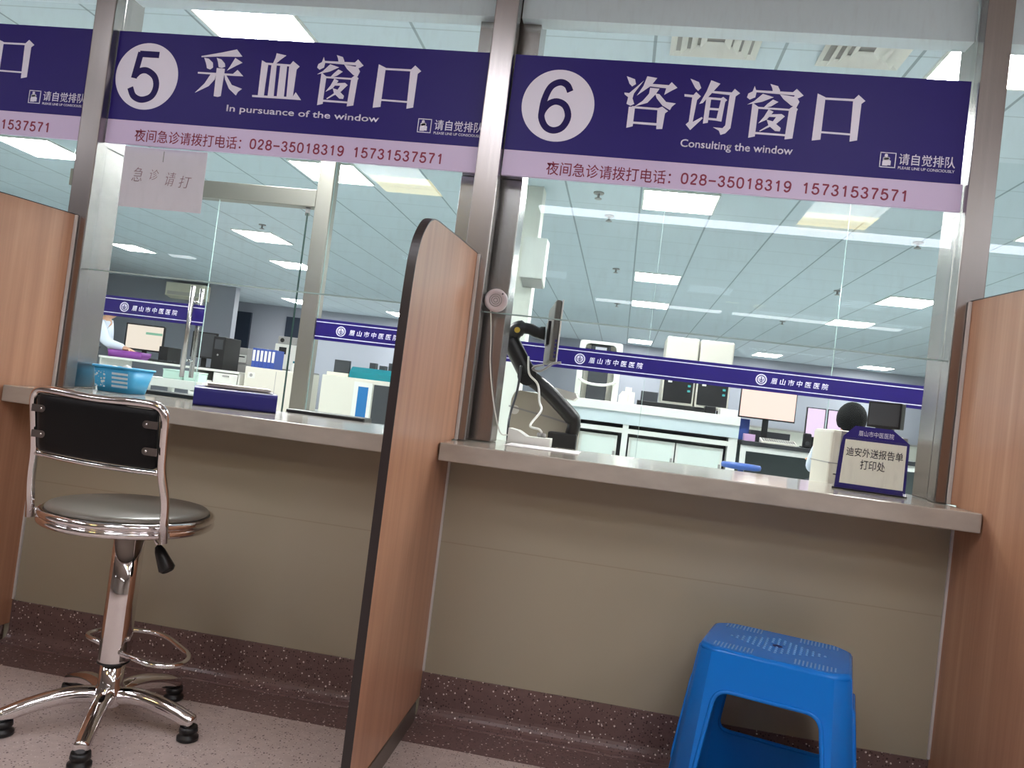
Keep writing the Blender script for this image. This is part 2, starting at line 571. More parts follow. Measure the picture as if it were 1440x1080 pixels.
def struct(o):
    o['kind'] = 'structure'
    return o
GLYPHS = {
 'cai': [[(6,148),(85,166),(141,181),(165,156),(150,154),(77,151),(7,144)],[(18,142),(36,140),(54,126),(57,108),(47,100),(34,104),(28,122)],[(67,145),(86,140),(101,126),(104,114),(91,108),(79,111),(74,129)],[(139,149),(169,133),(149,122),(113,100),(124,118)],[(1,88),(138,89),(154,105),(179,83),(142,82),(1,82)],[(72,107),(104,106),(104,86),(103,56),(102,4),(90,0),(75,2),(73,69)],[(52,83),(73,84),(70,64),(50,38),(0,10),(33,47)],[(104,89),(113,82),(139,48),(180,36),(166,24),(160,10),(130,33),(110,67)]],
 'xue': [[(73,165),(111,159),(91,142),(74,126),(64,127),(71,148)],[(20,136),(46,124),(45,3),(22,3)],[(38,128),(131,127),(132,120),(39,121)],[(59,125),(79,125),(83,4),(60,4)],[(93,124),(119,124),(122,6),(95,5)],[(127,122),(140,140),(167,122),(157,111),(156,6),(132,6)],[(0,7),(127,9),(155,9),(165,28),(189,1),(128,1),(1,0)]],
 'chuang': [[(21,176),(29,157),(27,138),(10,129),(0,136),(3,149),(16,157)],[(71,186),(96,180),(104,166),(103,154),(83,156),(78,173)],[(26,162),(146,163),(157,175),(181,154),(169,146),(146,137),(153,153),(27,155)],[(50,151),(86,142),(50,124),(4,112),(25,125)],[(105,153),(160,147),(170,132),(163,113),(145,118),(118,138)],[(85,134),(103,127),(82,111),(55,102),(69,119)],[(20,119),(41,106),(40,6),(19,0)],[(37,106),(146,106),(147,100),(37,100)],[(140,106),(154,118),(168,107),(165,100),(161,8),(136,3)],[(34,21),(140,20),(141,14),(35,14)],[(74,100),(91,93),(72,65),(46,51),(62,74)],[(76,83),(118,87),(129,80),(106,55),(55,24),(52,26),(88,53),(101,76),(75,75)],[(72,65),(94,60),(120,40),(118,29),(103,29),(80,46)]],
 'kou': [[(2,158),(28,147),(27,5),(0,0)],[(17,146),(121,147),(122,140),(18,139)],[(116,144),(131,162),(154,143),(143,133),(142,11),(119,5)],[(18,33),(125,32),(125,26),(18,27)]],
 'zi': [[(2,178),(31,169),(36,153),(24,144),(14,153)],[(0,121),(17,120),(61,166),(33,120),(30,103),(38,84),(26,77),(12,83),(15,106),(2,115)],[(71,182),(105,178),(87,150),(44,114),(62,148)],[(83,157),(147,156),(155,167),(176,149),(158,138),(135,122),(139,145),(81,148)],[(85,143),(117,142),(106,122),(82,91),(39,75),(65,96),(84,123)],[(104,125),(119,123),(144,98),(177,95),(165,83),(160,71),(133,85),(111,109)],[(21,73),(42,74),(42,7),(21,0)],[(32,76),(125,75),(125,68),(33,69)],[(118,74),(133,81),(154,67),(145,59),(142,5),(122,3)],[(35,23),(128,23),(128,15),(36,16)]],
 'xun': [[(14,184),(43,174),(53,155),(44,144),(33,154)],[(0,130),(30,129),(38,140),(55,126),(44,113),(38,37),(66,56),(70,52),(33,9),(16,27),(25,37),(27,121),(1,122)],[(83,183),(114,173),(96,148),(64,104),(53,100),(72,144)],[(90,147),(155,146),(163,159),(182,145),(169,134),(164,25),(149,6),(134,0),(127,14),(107,24),(138,23),(146,33),(149,137),(91,140)],[(74,126),(90,122),(88,38),(72,34)],[(80,125),(130,124),(130,117),(81,118)],[(123,125),(129,129),(143,119),(137,113),(132,45),(114,47)],[(84,89),(127,89),(128,82),(85,82)],[(82,55),(119,54),(120,47),(83,48)]],
}
# ------------------------------------------------------------------ hall shell
o = MB().box(-10, 7, -11.2, -0.0, FLOOR - 0.1, FLOOR).done('floor', 'floor', kind='structure')
o = MB().box(-10, 7, -0.205, -0.001, FLOOR, FLOOR + 0.0012).done('trim_1', 'border', kind='structure')
# coved skirting: straight face, then a curve out onto the floor
cove = [(-0.0005, 0.080), (-0.006, 0.080), (-0.006, 0.0)]
for k in range(7):
    a = R(90 * k / 6)
    cove.append((-0.046 + 0.040 * math.cos(a), -0.02 - 0.040 * math.sin(a)))
cove += [(-0.05, FLOOR + 0.0015), (-0.0005, FLOOR + 0.0015)]
for n_, (xa, xb) in enumerate(((-4.0, -2.09), (-2.066, -0.569), (-0.543, 1.043), (1.067, 4.0))):
    MB().prism(cove, xa, xb, 'yz').done('baseboard_front' if n_ == 0 else 'baseboard_front_%d' % (n_ + 1), 'border', kind='structure')
MB().box(-4.0, 4.0, 0.0, 0.10, FLOOR, 0.796).done('wall_front', 'tile', kind='structure')
MB().box(-10, -4.0, 0.0, 0.10, FLOOR, CEIL).done('wall_front_left', 'hallwall', kind='structure')
MB().box(4.0, 7, 0.0, 0.10, FLOOR, CEIL).done('wall_front_right', 'hallwall', kind='structure')
MB().box(-10, 7, -11.3, -11.2, FLOOR, CEIL).done('wall_back', 'hallwall', kind='structure')
MB().box(-10.1, -10, -11.2, 0.0, FLOOR, CEIL).done('wall_left', 'hallwall', kind='structure')
MB().box(7, 7.1, -11.2, 0.0, FLOOR, CEIL).done('wall_right', 'hallwall', kind='structure')
MB().box(-10, 7, -11.2, 0.155, CEIL, CEIL + 0.1).done('ceiling', 'hallwall', kind='structure')
for n_, (xa, xb) in enumerate(((-4.0, -2.11), (-2.024, -0.594), (-0.508, 0.998), (1.085, 4.0))):
    MB().box(xa, xb, 0.125, 0.20, 2.362, CEIL - 0.001).done('trim_%d' % (n_ + 2), 'soffit', kind='structure')

# ------------------------------------------------------------------ laboratory shell
MB().box(-15, 10, 0.16, 18.0, LABF - 0.1, LABF).done('floor_lab', 'labfloor', kind='structure')
MB().box(-15, 10, 0.16, 18.0, CEIL, CEIL + 0.1).done('ceiling_lab', 'labceil', kind='structure')
MB().box(-15, 10, 17.7, 17.8, LABF, CEIL).done('wall_lab_back', 'labwall', kind='structure')
MB().box(-14.9, -8.98, 14.2, 14.4, LABF, CEIL).done('wall_lab_recess', 'labwall', kind='structure')
MB().box(-15.1, -15, 0.16, 17.8, LABF, CEIL).done('wall_lab_left', 'labwhite', kind='structure')
MB().box(10, 10.1, 0.16, 17.8, LABF, CEIL).done('wall_lab_right', 'labwhite', kind='structure')
# the darker openings in the far wall
MB().box(-10.95, -10.28, 17.62, 17.70, LABF, 2.6).done('door_1', 'doorway', kind='structure')
MB().box(-9.25, -8.82, 17.62, 17.70, LABF, 2.6).done('door_2', 'doorway', kind='structure')

# ------------------------------------------------------------------ lights
def ceiling_panel(x0, x1, y0, y1, label, where='lab'):
    t = thing('ceiling_light', label, 'ceiling light', ((x0 + x1) / 2, (y0 + y1) / 2, CEIL - 0.02), 0, 'square ceiling lights and added fill lights of the laboratory' if where == 'lab' else 'square ceiling lights and added fill lights of the waiting hall')
    z = CEIL - 0.001
    f = 0.014
    b = MB()
    b.box(x0, x1, y0, y0 + f, z - 0.014, z); b.box(x0, x1, y1 - f, y1, z - 0.014, z)
    b.box(x0, x0 + f, y0 + f, y1 - f, z - 0.014, z); b.box(x1 - f, x1, y0 + f, y1 - f, z - 0.014, z)
    b.done('light_frame', 'white', t)
    MB().box(x0 + f, x1 - f, y0 + f, y1 - f, z - 0.009, z).done('light_diffuser', 'panel' if where == 'lab' else ('warmpanel' if y0 < -3.7 else 'hallfill'), t)
    return t
LAB_LIGHTS = [
 (-2.49, -1.90, 0.94, 1.55, 'bright square ceiling light cut by the beam above the number five sign'),
 (1.29, 1.88, 0.96, 1.57, 'bright square ceiling light behind the right steel post, above the number six sign'),
 (-0.03, 0.59, 3.80, 4.41, 'large bright ceiling light just under the phone strip of the number six sign'),
 (-3.11, -2.50, 3.80, 4.41, 'bright ceiling light just under the phone strip of the number five sign'),
 (-6.02, -5.42, 3.80, 4.41, 'bright ceiling light seen under the cut-off sign at the left edge'),
 (3.05, 3.65, 3.80, 4.41, 'unseen fill light added to the laboratory beyond the right steel post'),  # this and the next three are unseen, added to brighten the laboratory
 (6.10, 6.70, 3.80, 4.41, 'fill light added at the far right of the laboratory, outside the picture'),
 (-9.10, -8.50, 3.80, 4.41, 'fill light added at the far left of the laboratory, outside the picture'),
 (6.10, 6.70, 7.46, 8.08, 'second unseen fill light added at the far right of the laboratory'),
 (-0.03, 0.56, 7.46, 8.10, 'upper of the two bright ceiling lights stacked in the middle of window six'),
 (3.07, 3.66, 7.44, 8.08, 'right-hand bright ceiling light beside the right steel post, upper of two'),
 (-5.44, -4.86, 7.22, 7.95, 'slanted bright ceiling light in the upper middle of window five'),
 (-0.03, 0.56, 9.92, 10.53, 'lower of the two bright ceiling lights stacked in the middle of window six'),
 (3.02, 3.62, 9.75, 10.36, 'bright ceiling light right of centre in window six, left of the right post'),
 (-6.02, -5.42, 9.60, 10.30, 'slanted bright ceiling light beside the glass door post, middle of three'),
 (-8.90, -8.37, 9.50, 10.15, 'small bright ceiling light at the left side of window five'),
 (-0.02, 0.55, 16.1, 16.95, 'far small ceiling light above the arched white analyser'),
 (2.94, 3.52, 16.0, 16.8, 'far small ceiling light above the peach monitor'),
 (5.42, 6.06, 16.3, 17.0, 'far small ceiling light above the right end of the violet band'),
 (-8.45, -7.85, 15.4, 16.4, 'low bright ceiling light just below the glass edge in window five'),
 (-5.95, -5.37, 15.9, 16.9, 'far ceiling light left of the middle wooden divider'),
]
for a in LAB_LIGHTS: ceiling_panel(*a)
ceiling_panel(1.30, 1.90, -4.44, -3.84, 'warm square hall light mirrored in the glass of window six', 'hall')
ceiling_panel(-2.46, -1.87, -4.40, -3.82, 'warm square hall light mirrored in the glass of window five', 'hall')
for hy, row in ((-1.95, 'nearer the counter'), (-3.05, 'farther back')):  # unseen panel rows added overhead to light the counter front
    for hx, col in ((-5.0, 'at far left'), (-3.0, 'left of the chrome stool'), (-1.0, 'left of the middle divider'), (1.0, 'right of the middle divider'), (3.0, 'right of the blue stool'), (5.0, 'at far right')):
        ceiling_panel(hx - 0.3, hx + 0.3, hy - 0.3, hy + 0.3, 'unseen hall fill light %s, row %s' % (col, row), 'hall')
for hx, col in ((-5.6, 'far left'), (-2.6, 'left'), (0.4, 'middle'), (3.4, 'right')):  # unseen row added to brighten laboratory and corridor
    ceiling_panel(hx - 0.3, hx + 0.3, 2.15, 2.75, 'added fill light hidden behind the signs, %s of the corridor' % col)
for x0, x1, y0, y1, lb in ((-0.97, 4.2, -4.52, -4.29, 'long near hall strip light, mirrored as the upper white bar in window six'),
                           (-0.62, 1.38, -9.93, -9.72, 'far hall strip light, mirrored as the lower white bar in window six'),
                           (1.54, 4.60, -9.93, -9.72, 'far hall strip light at the right, mirrored beside the right post'),
                           (-8.9, -7.6, -9.93, -9.72, 'short far hall strip light at the left, mirrored in window five')):
    t = thing('strip_light', lb, 'strip light', ((x0 + x1) / 2, (y0 + y1) / 2, CEIL - 0.06), 0, 'strip lights of the waiting hall')
    MB().box(x0, x1, y0, y1, CEIL - 0.03, CEIL - 0.001).done('light_housing', 'white', t)
    MB().box(x0 + 0.01, x1 - 0.01, y0 + 0.01, y1 - 0.01, CEIL - 0.05, CEIL - 0.03).done('light_diffuser', 'halltube' if y0 > -6 else 'fartube', t)

# four-way air diffusers in the laboratory ceiling
for x0, x1, y0, y1, lb in ((0.03, 0.455, 1.0, 1.40, 'square white air vent above the character for consulting, left of the two'),
                           (0.745, 1.135, 1.0, 1.42, 'square white air vent right of the other one, with a dark slot showing')):
    t = thing('air_vent', lb, 'vent', ((x0 + x1) / 2, (y0 + y1) / 2, CEIL - 0.03), 0, 'ceiling air vents')
    cx, cy = (x0 + x1) / 2, (y0 + y1) / 2
    for k, sc in enumerate((1.0, 0.76, 0.54, 0.34)):
        hx, hy = (x1 - x0) / 2 * sc, (y1 - y0) / 2 * sc
        z0 = CEIL - 0.004 - 0.012 * (k > 0)
        b = MB()
        f, dz = 0.030, 0.022 if k else 0.014
        for sx, sy in ((1, 0), (-1, 0), (0, 1), (0, -1)):
            # a blade sloping outward
            ox, oy = hx, hy
            ix, iy = hx - f, hy - f
            if sx:
                q = [(cx + sx * ox, cy - oy, z0 - dz), (cx + sx * ox, cy + oy, z0 - dz), (cx + sx * ix, cy + iy, z0), (cx + sx * ix, cy - iy, z0)]
            else:
                q = [(cx - ox, cy + sy * oy, z0 - dz), (cx + ox, cy + sy * oy, z0 - dz), (cx + ix, cy + sy * iy, z0), (cx - ix, cy + sy * iy, z0)]
            vs = [b.bm.verts.new(p) for p in q] + [b.bm.verts.new((p[0], p[1], p[2] + 0.003)) for p in q]
            b.bm.faces.new(vs[:4]); b.bm.faces.new(vs[4:][::-1])
            for i in range(4): b.bm.faces.new((vs[i], vs[4 + i], vs[4 + (i + 1) % 4], vs[(i + 1) % 4]))
        b.done('vent_blade', 'white', t)
    MB().box(x0 + 0.03, x1 - 0.03, y0 + 0.03, y1 - 0.03, CEIL - 0.004, CEIL - 0.0005).done('vent_throat', 'grey', t)

SPR = [(-0.40, 4.04, 'ceiling sprinkler beside the left end of the upper white bar in window six'), (-0.32, 4.78, 'ceiling sprinkler just below the upper white bar in window six'),
       (-0.27, 7.42, 'ceiling sprinkler left of the upper stacked ceiling light'), (-0.27, 10.52, 'ceiling sprinkler left of the lower stacked ceiling light'),
       (2.43, 4.77, 'ceiling sprinkler at the right, just below the upper white bar'), (2.45, 7.45, 'ceiling sprinkler on the glass joint at the right of window six'),
       (2.42, 10.59, 'farthest ceiling sprinkler at the right of window six'), (-4.76, 6.76, 'ceiling sprinkler seen through window five')]
for x, y, lb in SPR:
    b = MB().cyl((x, y, CEIL - 0.001), (x, y, CEIL - 0.05), 0.012, n=10)
    b.lathe([(0.045, CEIL - 0.012), (0.045, CEIL - 0.001)], (x, y, 0), 16)
    b.lathe([(0.03, CEIL - 0.058), (0.03, CEIL - 0.052)], (x, y, 0), 12)
    b.done('sprinkler', 'grey', None, lb, 'sprinkler', 'ceiling sprinklers')

# ------------------------------------------------------------------ steel posts and columns of the counter front
for x0, x1, lb in ((-2.108, -2.026, 'stainless steel post left of the number five sign'),
                   (-0.592, -0.510, 'stainless steel post between the number five and number six signs'),
                   (1.000, 1.083, 'stainless steel post right of the number six sign')):
    MB().box(x0, x1, 0.051, 0.112, TOP + 0.0005, CEIL - 0.001, 0.004).done('steel_post', 'steel', None, lb, 'post', 'steel posts of the counter front')
for x0, x1, lb in ((-2.13, -2.085, 'narrow steel cladding just behind the left steel post'),
                   (-0.665, -0.44, 'wide steel-clad column behind the middle steel post'),
                   (1.02, 1.10, 'narrow steel cladding just behind the right steel post')):
    t = thing('clad_column', lb, 'column', ((x0 + x1) / 2, 0.22, TOP + 0.001), 0, 'steel-clad columns')
    MB().box(x0, x1, 0.165, 0.30, TOP + 0.001, 1.795, 0.004).done('lower_cladding', 'steel', t)
    MB().box(x0 + 0.002, x1 - 0.002, 0.167, 0.298, 1.797, CEIL - 0.002).done('upper_cladding', 'steel', t)

# ------------------------------------------------------------------ worktops
for x0, x1, lb in ((-2.0635, -0.5705, 'beige polished stone counter under the number five sign'),
                   (-0.5405, 1.0405, 'beige polished stone counter under the number six sign')):
    t = thing('counter_top', lb, 'counter', ((x0 + x1) / 2, 0.4, 0.796), 0, 'stone counters')
    MB().box(x0, x1, -0.19, 0.45, 0.797, TOP, 0.004).done('slab', 'stone', t)
    MB().box(x0, x1, 0.10, 0.14, 0.60, 0.7965).done('support_rail', 'steel', t)

for x0, x1, lb in ((-2.30, -0.62, 'low staff desk hidden behind the number five counter'), (-0.58, 1.35, 'low staff desk hidden behind the number six counter')):
    t = thing('staff_desk', lb, 'desk', ((x0 + x1) / 2, 0.8, LABF), 0, 'staff desks')
    MB().box(x0, x1, 0.46, 1.10, 0.725, 0.76, 0.003).done('desk_top', 'offwhite', t)
    for xx in (x0 + 0.02, x1 - 0.05):
        for yy in (0.48, 1.05): MB().box(xx, xx + 0.03, yy, yy + 0.03, LABF + 0.001, 0.7245).done('leg', 'steel', t)
# ------------------------------------------------------------------ wooden dividers
def divider(xr, facing, label):
    """xr: right face of the 22 mm board"""
    x0, x1 = xr - 0.021, xr
    t = thing('wooden_divider', label, 'divider', ((x0 + x1) / 2, -0.35, FLOOR), 0, 'wooden dividers between the windows')
    front = [(0.0495, 1.495), (-0.26, 1.480), (-0.50, 1.466)]
    arc = [(-0.50, 1.466), (-0.56, 1.459), (-0.605, 1.442), (-0.640, 1.414), (-0.668, 1.380), (-0.686, 1.335), (-0.694, 1.28), (-0.698, 1.22), (-0.702, 1.10)]
    arc = [(p.x, p.y) for p in catmull([(a, b, 0) for a, b in arc], 4)]
    prof = front[:2] + arc + [(-0.704, 0.9), (-0.704, FLOOR + 0.064)]
    poly = prof + [(-0.0005, FLOOR + 0.064), (-0.0005, TOP + 0.004), (0.0495, TOP + 0.004)]
    MB().prism(poly, x0, x1, 'yz').done('board', 'wood', t)
    # dark edge band following the outline
    b = MB()
    rows = []
    P = [Vector((0, a, c)) for a, c in prof]
    for i, p in enumerate(P):
        d = (P[min(i + 1, len(P) - 1)] - P[max(i - 1, 0)]).normalized()
        n = Vector((0, d.z, -d.y))
        if n.y > 0 and n.z < 0: n = -n
        if n.y > 0.5: n = -n
        if i < 4: n = Vector((0, 0, 1))
        rows.append([b.bm.verts.new((xx, p.y + n.y * s, p.z + n.z * s)) for xx, s in ((x0 - 0.001, 0.0), (x1 + 0.001, 0.0), (x1 + 0.001, 0.003), (x0 - 0.001, 0.003))])
    for r0, r1 in zip(rows, rows[1:]):
        for k in range(4):
            b.bm.faces.new((r0[k], r0[(k + 1) % 4], r1[(k + 1) % 4], r1[k]))
    b.bm.faces.new(rows[0]); b.bm.faces.new(rows[-1][::-1])
    b.done('edge_band', 'edge', t, 'dark edge band')
    MB().box(x0 - 0.004, x1 + 0.004, -0.704, -0.052, FLOOR + 0.0005, FLOOR + 0.063, 0.002).done('base_channel', 'steel_matte', t, 'steel base channel')
    b = MB()
    for xx, xl in (((x0 - 0.011, x0), (x0 - 0.007, x0)), ((x1, x1 + 0.011), (x1, x1 + 0.007))):
        b.box(xx[0], xx[1], 0.040, 0.0495, TOP + 0.002, 1.494, 0.002)
        b.box(xl[0], xl[1], -0.008, -0.0005, 0.085, 0.795)
    b.done('sealant_bead', 'seal', t, 'white sealant bead')
    return t
divider(-2.068, 1, 'wooden divider at the left edge, beside the chrome swivel stool')
divider(-0.545, 1, 'middle wooden divider with a rounded top and dark front edge')
divider(1.066, -1, 'wooden divider at the right edge, beside the blue plastic stool')

# ------------------------------------------------------------------ front glazing (bays 4 to 7)
BAYS = [(-3.63, -2.11), (-2.024, -0.594), (-0.508, 0.998), (1.085, 2.6)]
for i, (x0, x1) in enumerate(BAYS):
    g = MB().box(x0, x1, 0.098, 0.106, 1.308, CEIL - 0.002).done('window_%d' % (i + 1), 'glass', kind='structure')
    e = MB().box(x0, x1, 0.0975, 0.1065, 1.3035, 1.3075).done('polished_edge', 'glassedge', g)

# ------------------------------------------------------------------ signs
GLY_SIZE = {k: (max(p[0] for q in v for p in q), max(p[1] for q in v for p in q)) for k, v in GLYPHS.items()}
SY = 0.0860     # front of the sign boards
def sign(dx, x0, x1, numeral, title, sub, numbox, disc, subbox, phbox, icx, qtx, label):
    t = thing('window_sign', label, 'sign', ((x0 + x1) / 2, 0.09, 1.785), 0, 'signs over the service windows')
    MB().box(x0, x1, SY, 0.0975, 1.876, 2.212).done('sign_board', 'purple', t)
    MB().box(x0, x1 + 0.008 if x1 < 0.99 else x1, SY + 0.0005, 0.0975, 1.786, 1.8755).done('phone_strip', 'pink', t, 'pale pink strip')
    if disc:
        cx, cz, r = disc
        d = MB().lathe([(r, 0.0), (r, 0.0012)], (cx, SY, cz), 64, axis='Y').done('number_disc', 'signwhite', t, 'white disc')
        digit_text('numeral', numeral, *numbox, SY - 0.0013, 'numeral', d, 0.0235 if numeral == '5' else 0.0225)
    b = MB()
    for gn, gx0, gx1, gz0, gz1 in title:
        W, H = GLY_SIZE[gn]
        for pk, poly in enumerate(GLYPHS[gn]):
            b.prism([(gx0 + p[0] / W * (gx1 - gx0), gz0 + p[1] / H * (gz1 - gz0)) for p in poly], SY - 0.0012 - 0.00004 * pk, SY, 'xz')
    b.done('title_lettering', 'signwhite', t)
    if sub: fit_text('subtitle_lettering', sub, *subbox, SY, 'signwhite', t, bold=0.012)
    pw = phbox[1] - phbox[0]
    for nm, ph, fa, fb, za, zb in (('phone_caption', '夜间急诊请拨打电话：', 0.0, 0.357, 1.799, 1.846), ('phone_number', '028-35018319', 0.383, 0.691, 1.805, 1.842), ('phone_number', '15731537571', 0.7145, 1.0, 1.805, 1.842)):
        if nm == 'phone_number': digit_text(nm, ph, phbox[0] + fa * pw, phbox[0] + fb * pw, za, zb, SY + 0.0004, 'red', t, 0.0056)
        else: fit_text(nm, ph, phbox[0] + fa * pw, phbox[0] + fb * pw, za, zb, SY + 0.0004, 'red', t, bold=0.002)
    # queue pictogram: a frame and a little group of people
    b = MB()
    s, z0 = 0.050, 1.912
    f = 0.0028
    b.box(icx, icx + s, SY - 0.001, SY, z0, z0 + f); b.box(icx, icx + s, SY - 0.001, SY, z0 + s - f, z0 + s)
    b.box(icx, icx + f, SY - 0.001, SY, z0, z0 + s); b.box(icx + s - f, icx + s, SY - 0.001, SY, z0, z0 + s)
    for k, (px, pz, sc) in enumerate(((0.019, 0.036, 1.0), (0.026, 0.026, 1.0), (0.017, 0.024, 0.9))):
        b.lathe([(0.0052 * sc, 0), (0.0052 * sc, 0.001)], (icx + px, SY, z0 + pz + 0.004), 14, axis='Y')
        b.prism([(icx + px - 0.009 * sc, z0 + pz - 0.018), (icx + px + 0.009 * sc, z0 + pz - 0.018), (icx + px + 0.009 * sc, z0 + pz - 0.004), (icx + px + 0.004 * sc, z0 + pz), (icx + px - 0.004 * sc, z0 + pz), (icx + px - 0.009 * sc, z0 + pz - 0.004)], SY - 0.001 - 0.0001 * k, SY, 'xz')
    b.done('queue_pictogram', 'signwhite', t)
    fit_text('queue_lettering', '请自觉排队', qtx[0], qtx[1], 1.925, 1.962, SY, 'signwhite', t, bold=0.006)
    fit_text('queue_subtitle', 'PLEASE LINE UP CONSCIOUSLY', qtx[0], qtx[1], 1.910, 1.919, SY, 'signwhite', t, bold=0.01)
    return t
t5 = [('cai', -1.686, -1.504, 1.987, 2.168), ('xue', -1.461, -1.271, 1.996, 2.163), ('chuang', -1.226, -1.053, 1.983, 2.170), ('kou', -0.999, -0.838, 1.988, 2.150)]
t6 = [('zi', -0.116, 0.061, 1.981, 2.163), ('xun', 0.086, 0.268, 1.980, 2.164), ('chuang', 0.292, 0.473, 1.977, 2.163), ('kou', 0.515, 0.669, 1.983, 2.145)]
sign(0, -2.022, -0.594, '5', t5, 'In pursuance of the window', (-1.964, -1.826, 1.946, 2.140), (-1.888, 2.045, 0.126), (-1.554, -0.970, 1.929, 1.961), (-1.904, -0.715), -0.826, (-0.765, -0.590),
     'purple window sign with a number five in a white disc')
sign(0, -0.506, 0.988, '6', t6, 'Consulting the window', (-0.409, -0.280, 1.944, 2.132), (-0.338, 2.041, 0.126), (0.092, 0.459, 1.922, 1.957), (-0.351, 0.838), 0.734, (0.793, 0.966),
     'purple window sign with a number six in a white disc')
D4 = -1.537
sign(0, -3.60, -2.110, '4', [('kou', -2.531, -2.370, 2.000, 2.155)], None, None, None, None, (-1.904 + D4, -0.715 + D4), -0.826 + D4, (-0.765 + D4, -0.590 + D4),
     'purple window sign cut off by the left edge of the picture')
# ------------------------------------------------------------------ chrome swivel stool with a backrest
def swivel_stool():
    t = thing('swivel_stool', 'chrome swivel stool with a black backrest at the number five counter', 'stool', (-1.356, -0.459, FLOOR), 0, None, True)
    Z = -FLOOR
    for ang in (2, 75, 148.5, 218, 292):
        c, s = math.cos(R(ang)), math.sin(R(ang))
        path = catmull([(0.02 * c, 0.02 * s, 0.088), (0.07 * c, 0.07 * s, 0.096), (0.13 * c, 0.13 * s, 0.091), (0.20 * c, 0.20 * s, 0.073), (0.246 * c, 0.246 * s, 0.056), (0.266 * c, 0.266 * s, 0.050)], 4)
        n = len(path)
        rad = [0.025 - 0.005 * i / n for i in range(n)]
        rad[-1] = 0.012; rad[-2] = 0.017
        leg = MB().tube(path, rad, 14).done('leg', 'chrome', t)
        fp = MB().lathe([(0.026, 0.0005), (0.030, 0.003), (0.030, 0.012), (0.022, 0.017), (0.022, 0.023), (0.026, 0.026), (0.024, 0.040)], (0.252 * c, 0.252 * s, 0), 18)
        fp.done('foot_pad', 'black', leg)
    MB().lathe([(0.028, 0.060), (0.044, 0.066), (0.045, 0.098), (0.040, 0.112), (0.034, 0.122), (0.033, 0.20)], (0, 0, 0), 28).done('hub', 'chrome', t)
    MB().lathe([(0.032, 0.188), (0.0425, 0.1885), (0.043, 0.192), (0.0425, 0.196), (0.0415, 0.35), (0.0415, 0.592)], (0, 0, 0), 32).done('outer_column', 'chrome', t)
    MB().lathe([(0.033, 0.1845), (0.0437, 0.1845), (0.0437, 0.1879), (0.033, 0.1879)], (0, 0, 0), 32).done('column_ring', 'black', t)
    # D-shaped foot rail fixed to the column
    loop = fillet([(0.04, -0.03, 0.222), (0.15, -0.055, 0.214), (0.215, -0.02, 0.212), (0.205, 0.06, 0.214), (0.03, 0.185, 0.222), (-0.12, 0.150, 0.222), (-0.150, 0.06, 0.222), (-0.035, 0.01, 0.222)], 0.085, 7)
    MB().tube(loop, 0.0075, 10).done('foot_rail', 'chrome', t)
    # seat: two stacked chrome hoops, a pan, a cushion
    b = MB()
    for z in (0.612, 0.593):
        b.tube([(0.224 * math.cos(2 * math.pi * k / 56) - 0.012, 0.224 * math.sin(2 * math.pi * k / 56), z) for k in range(56)], 0.0112, 12, closed=True)
    b.done('seat_hoop', 'chrome', t)
    MB().lathe([(0.06, 0.593), (0.213, 0.593), (0.218, 0.60), (0.214, 0.621)], (-0.012, 0, 0), 48).done('seat_pan', 'steel_matte', t)
    MB().lathe([(0.205, 0.6215), (0.217, 0.623), (0.218, 0.627), (0.211, 0.634), (0.196, 0.637), (0.11, 0.638), (0.0, 0.638)], (-0.012, 0, 0), 56).done('seat_cushion', 'cushion', t)
    # height lever
    MB().tube([(0.03, -0.02, 0.566), (0.092, -0.03, 0.562), (0.116, -0.033, 0.532)], 0.0045, 8).done('height_lever', 'chrome', t)
    lv = t.children[-1]
    MB().tube([(0.110, -0.033, 0.540), (0.118, -0.034, 0.528), (0.148, -0.037, 0.482), (0.153, -0.038, 0.475)], [0.009, 0.0145, 0.023, 0.016], 8).done('lever_knob', 'black', lv)
    # back frame: one bent tube, from the hoop up and over
    def BP(u, z):                       # u -1..1 across the back, slight lean and curve
        lean = -0.050 * max(0.0, (z - 0.60)) / 0.35
        x, y = 0.003 + 0.221 * u, -0.142 + lean - 0.018 * (1 - u * u) * min(1, max(0, (z - 0.66) / 0.05))
        c, s = math.cos(R(-8)), math.sin(R(-8))          # the back is turned a little to the left
        return (x * c - y * s, x * s + y * c, z)
    fr = [BP(-1.02, 0.585), BP(-1.02, 0.70), BP(-0.955, 0.775), BP(-0.995, 0.946), BP(-0.60, 0.947), BP(0, 0.941), BP(0.60, 0.947), BP(0.995, 0.946), BP(0.955, 0.775), BP(1.02, 0.70), BP(1.02, 0.585)]
    fr = fillet(fr, [0, 0.03, 0.03, 0.075, 0.05, 0.1, 0.05, 0.075, 0.03, 0.03, 0], 7)
    b = MB().tube(fr, 0.0115, 14)
    cross = catmull([BP(-0.94, 0.768), BP(-0.5, 0.766), BP(0, 0.765), BP(0.5, 0.766), BP(0.94, 0.768)], 5)
    b.done('back_frame', 'chrome', t)
    MB().tube(cross, 0.0075, 10).done('cross_bar', 'chrome', t)
    for sx in (-1, 1):
        b = MB()
        x, y, z = BP(1.02 * sx, 0.602)
        b.cyl((x, y + 0.008, z), (x - sx * 0.012, y + 0.030, z - 0.003), 0.010, n=12)
        b.done('hoop_clamp', 'chrome', t)
    # padded back: thick curved board inside the frame
    b = MB()
    nu, rows_f, rows_b = 18, [], []
    zs = [0.776, 0.784, 0.80, 0.86, 0.916, 0.929, 0.934]
    th = [0.004, 0.010, 0.013, 0.014, 0.013, 0.010, 0.004]
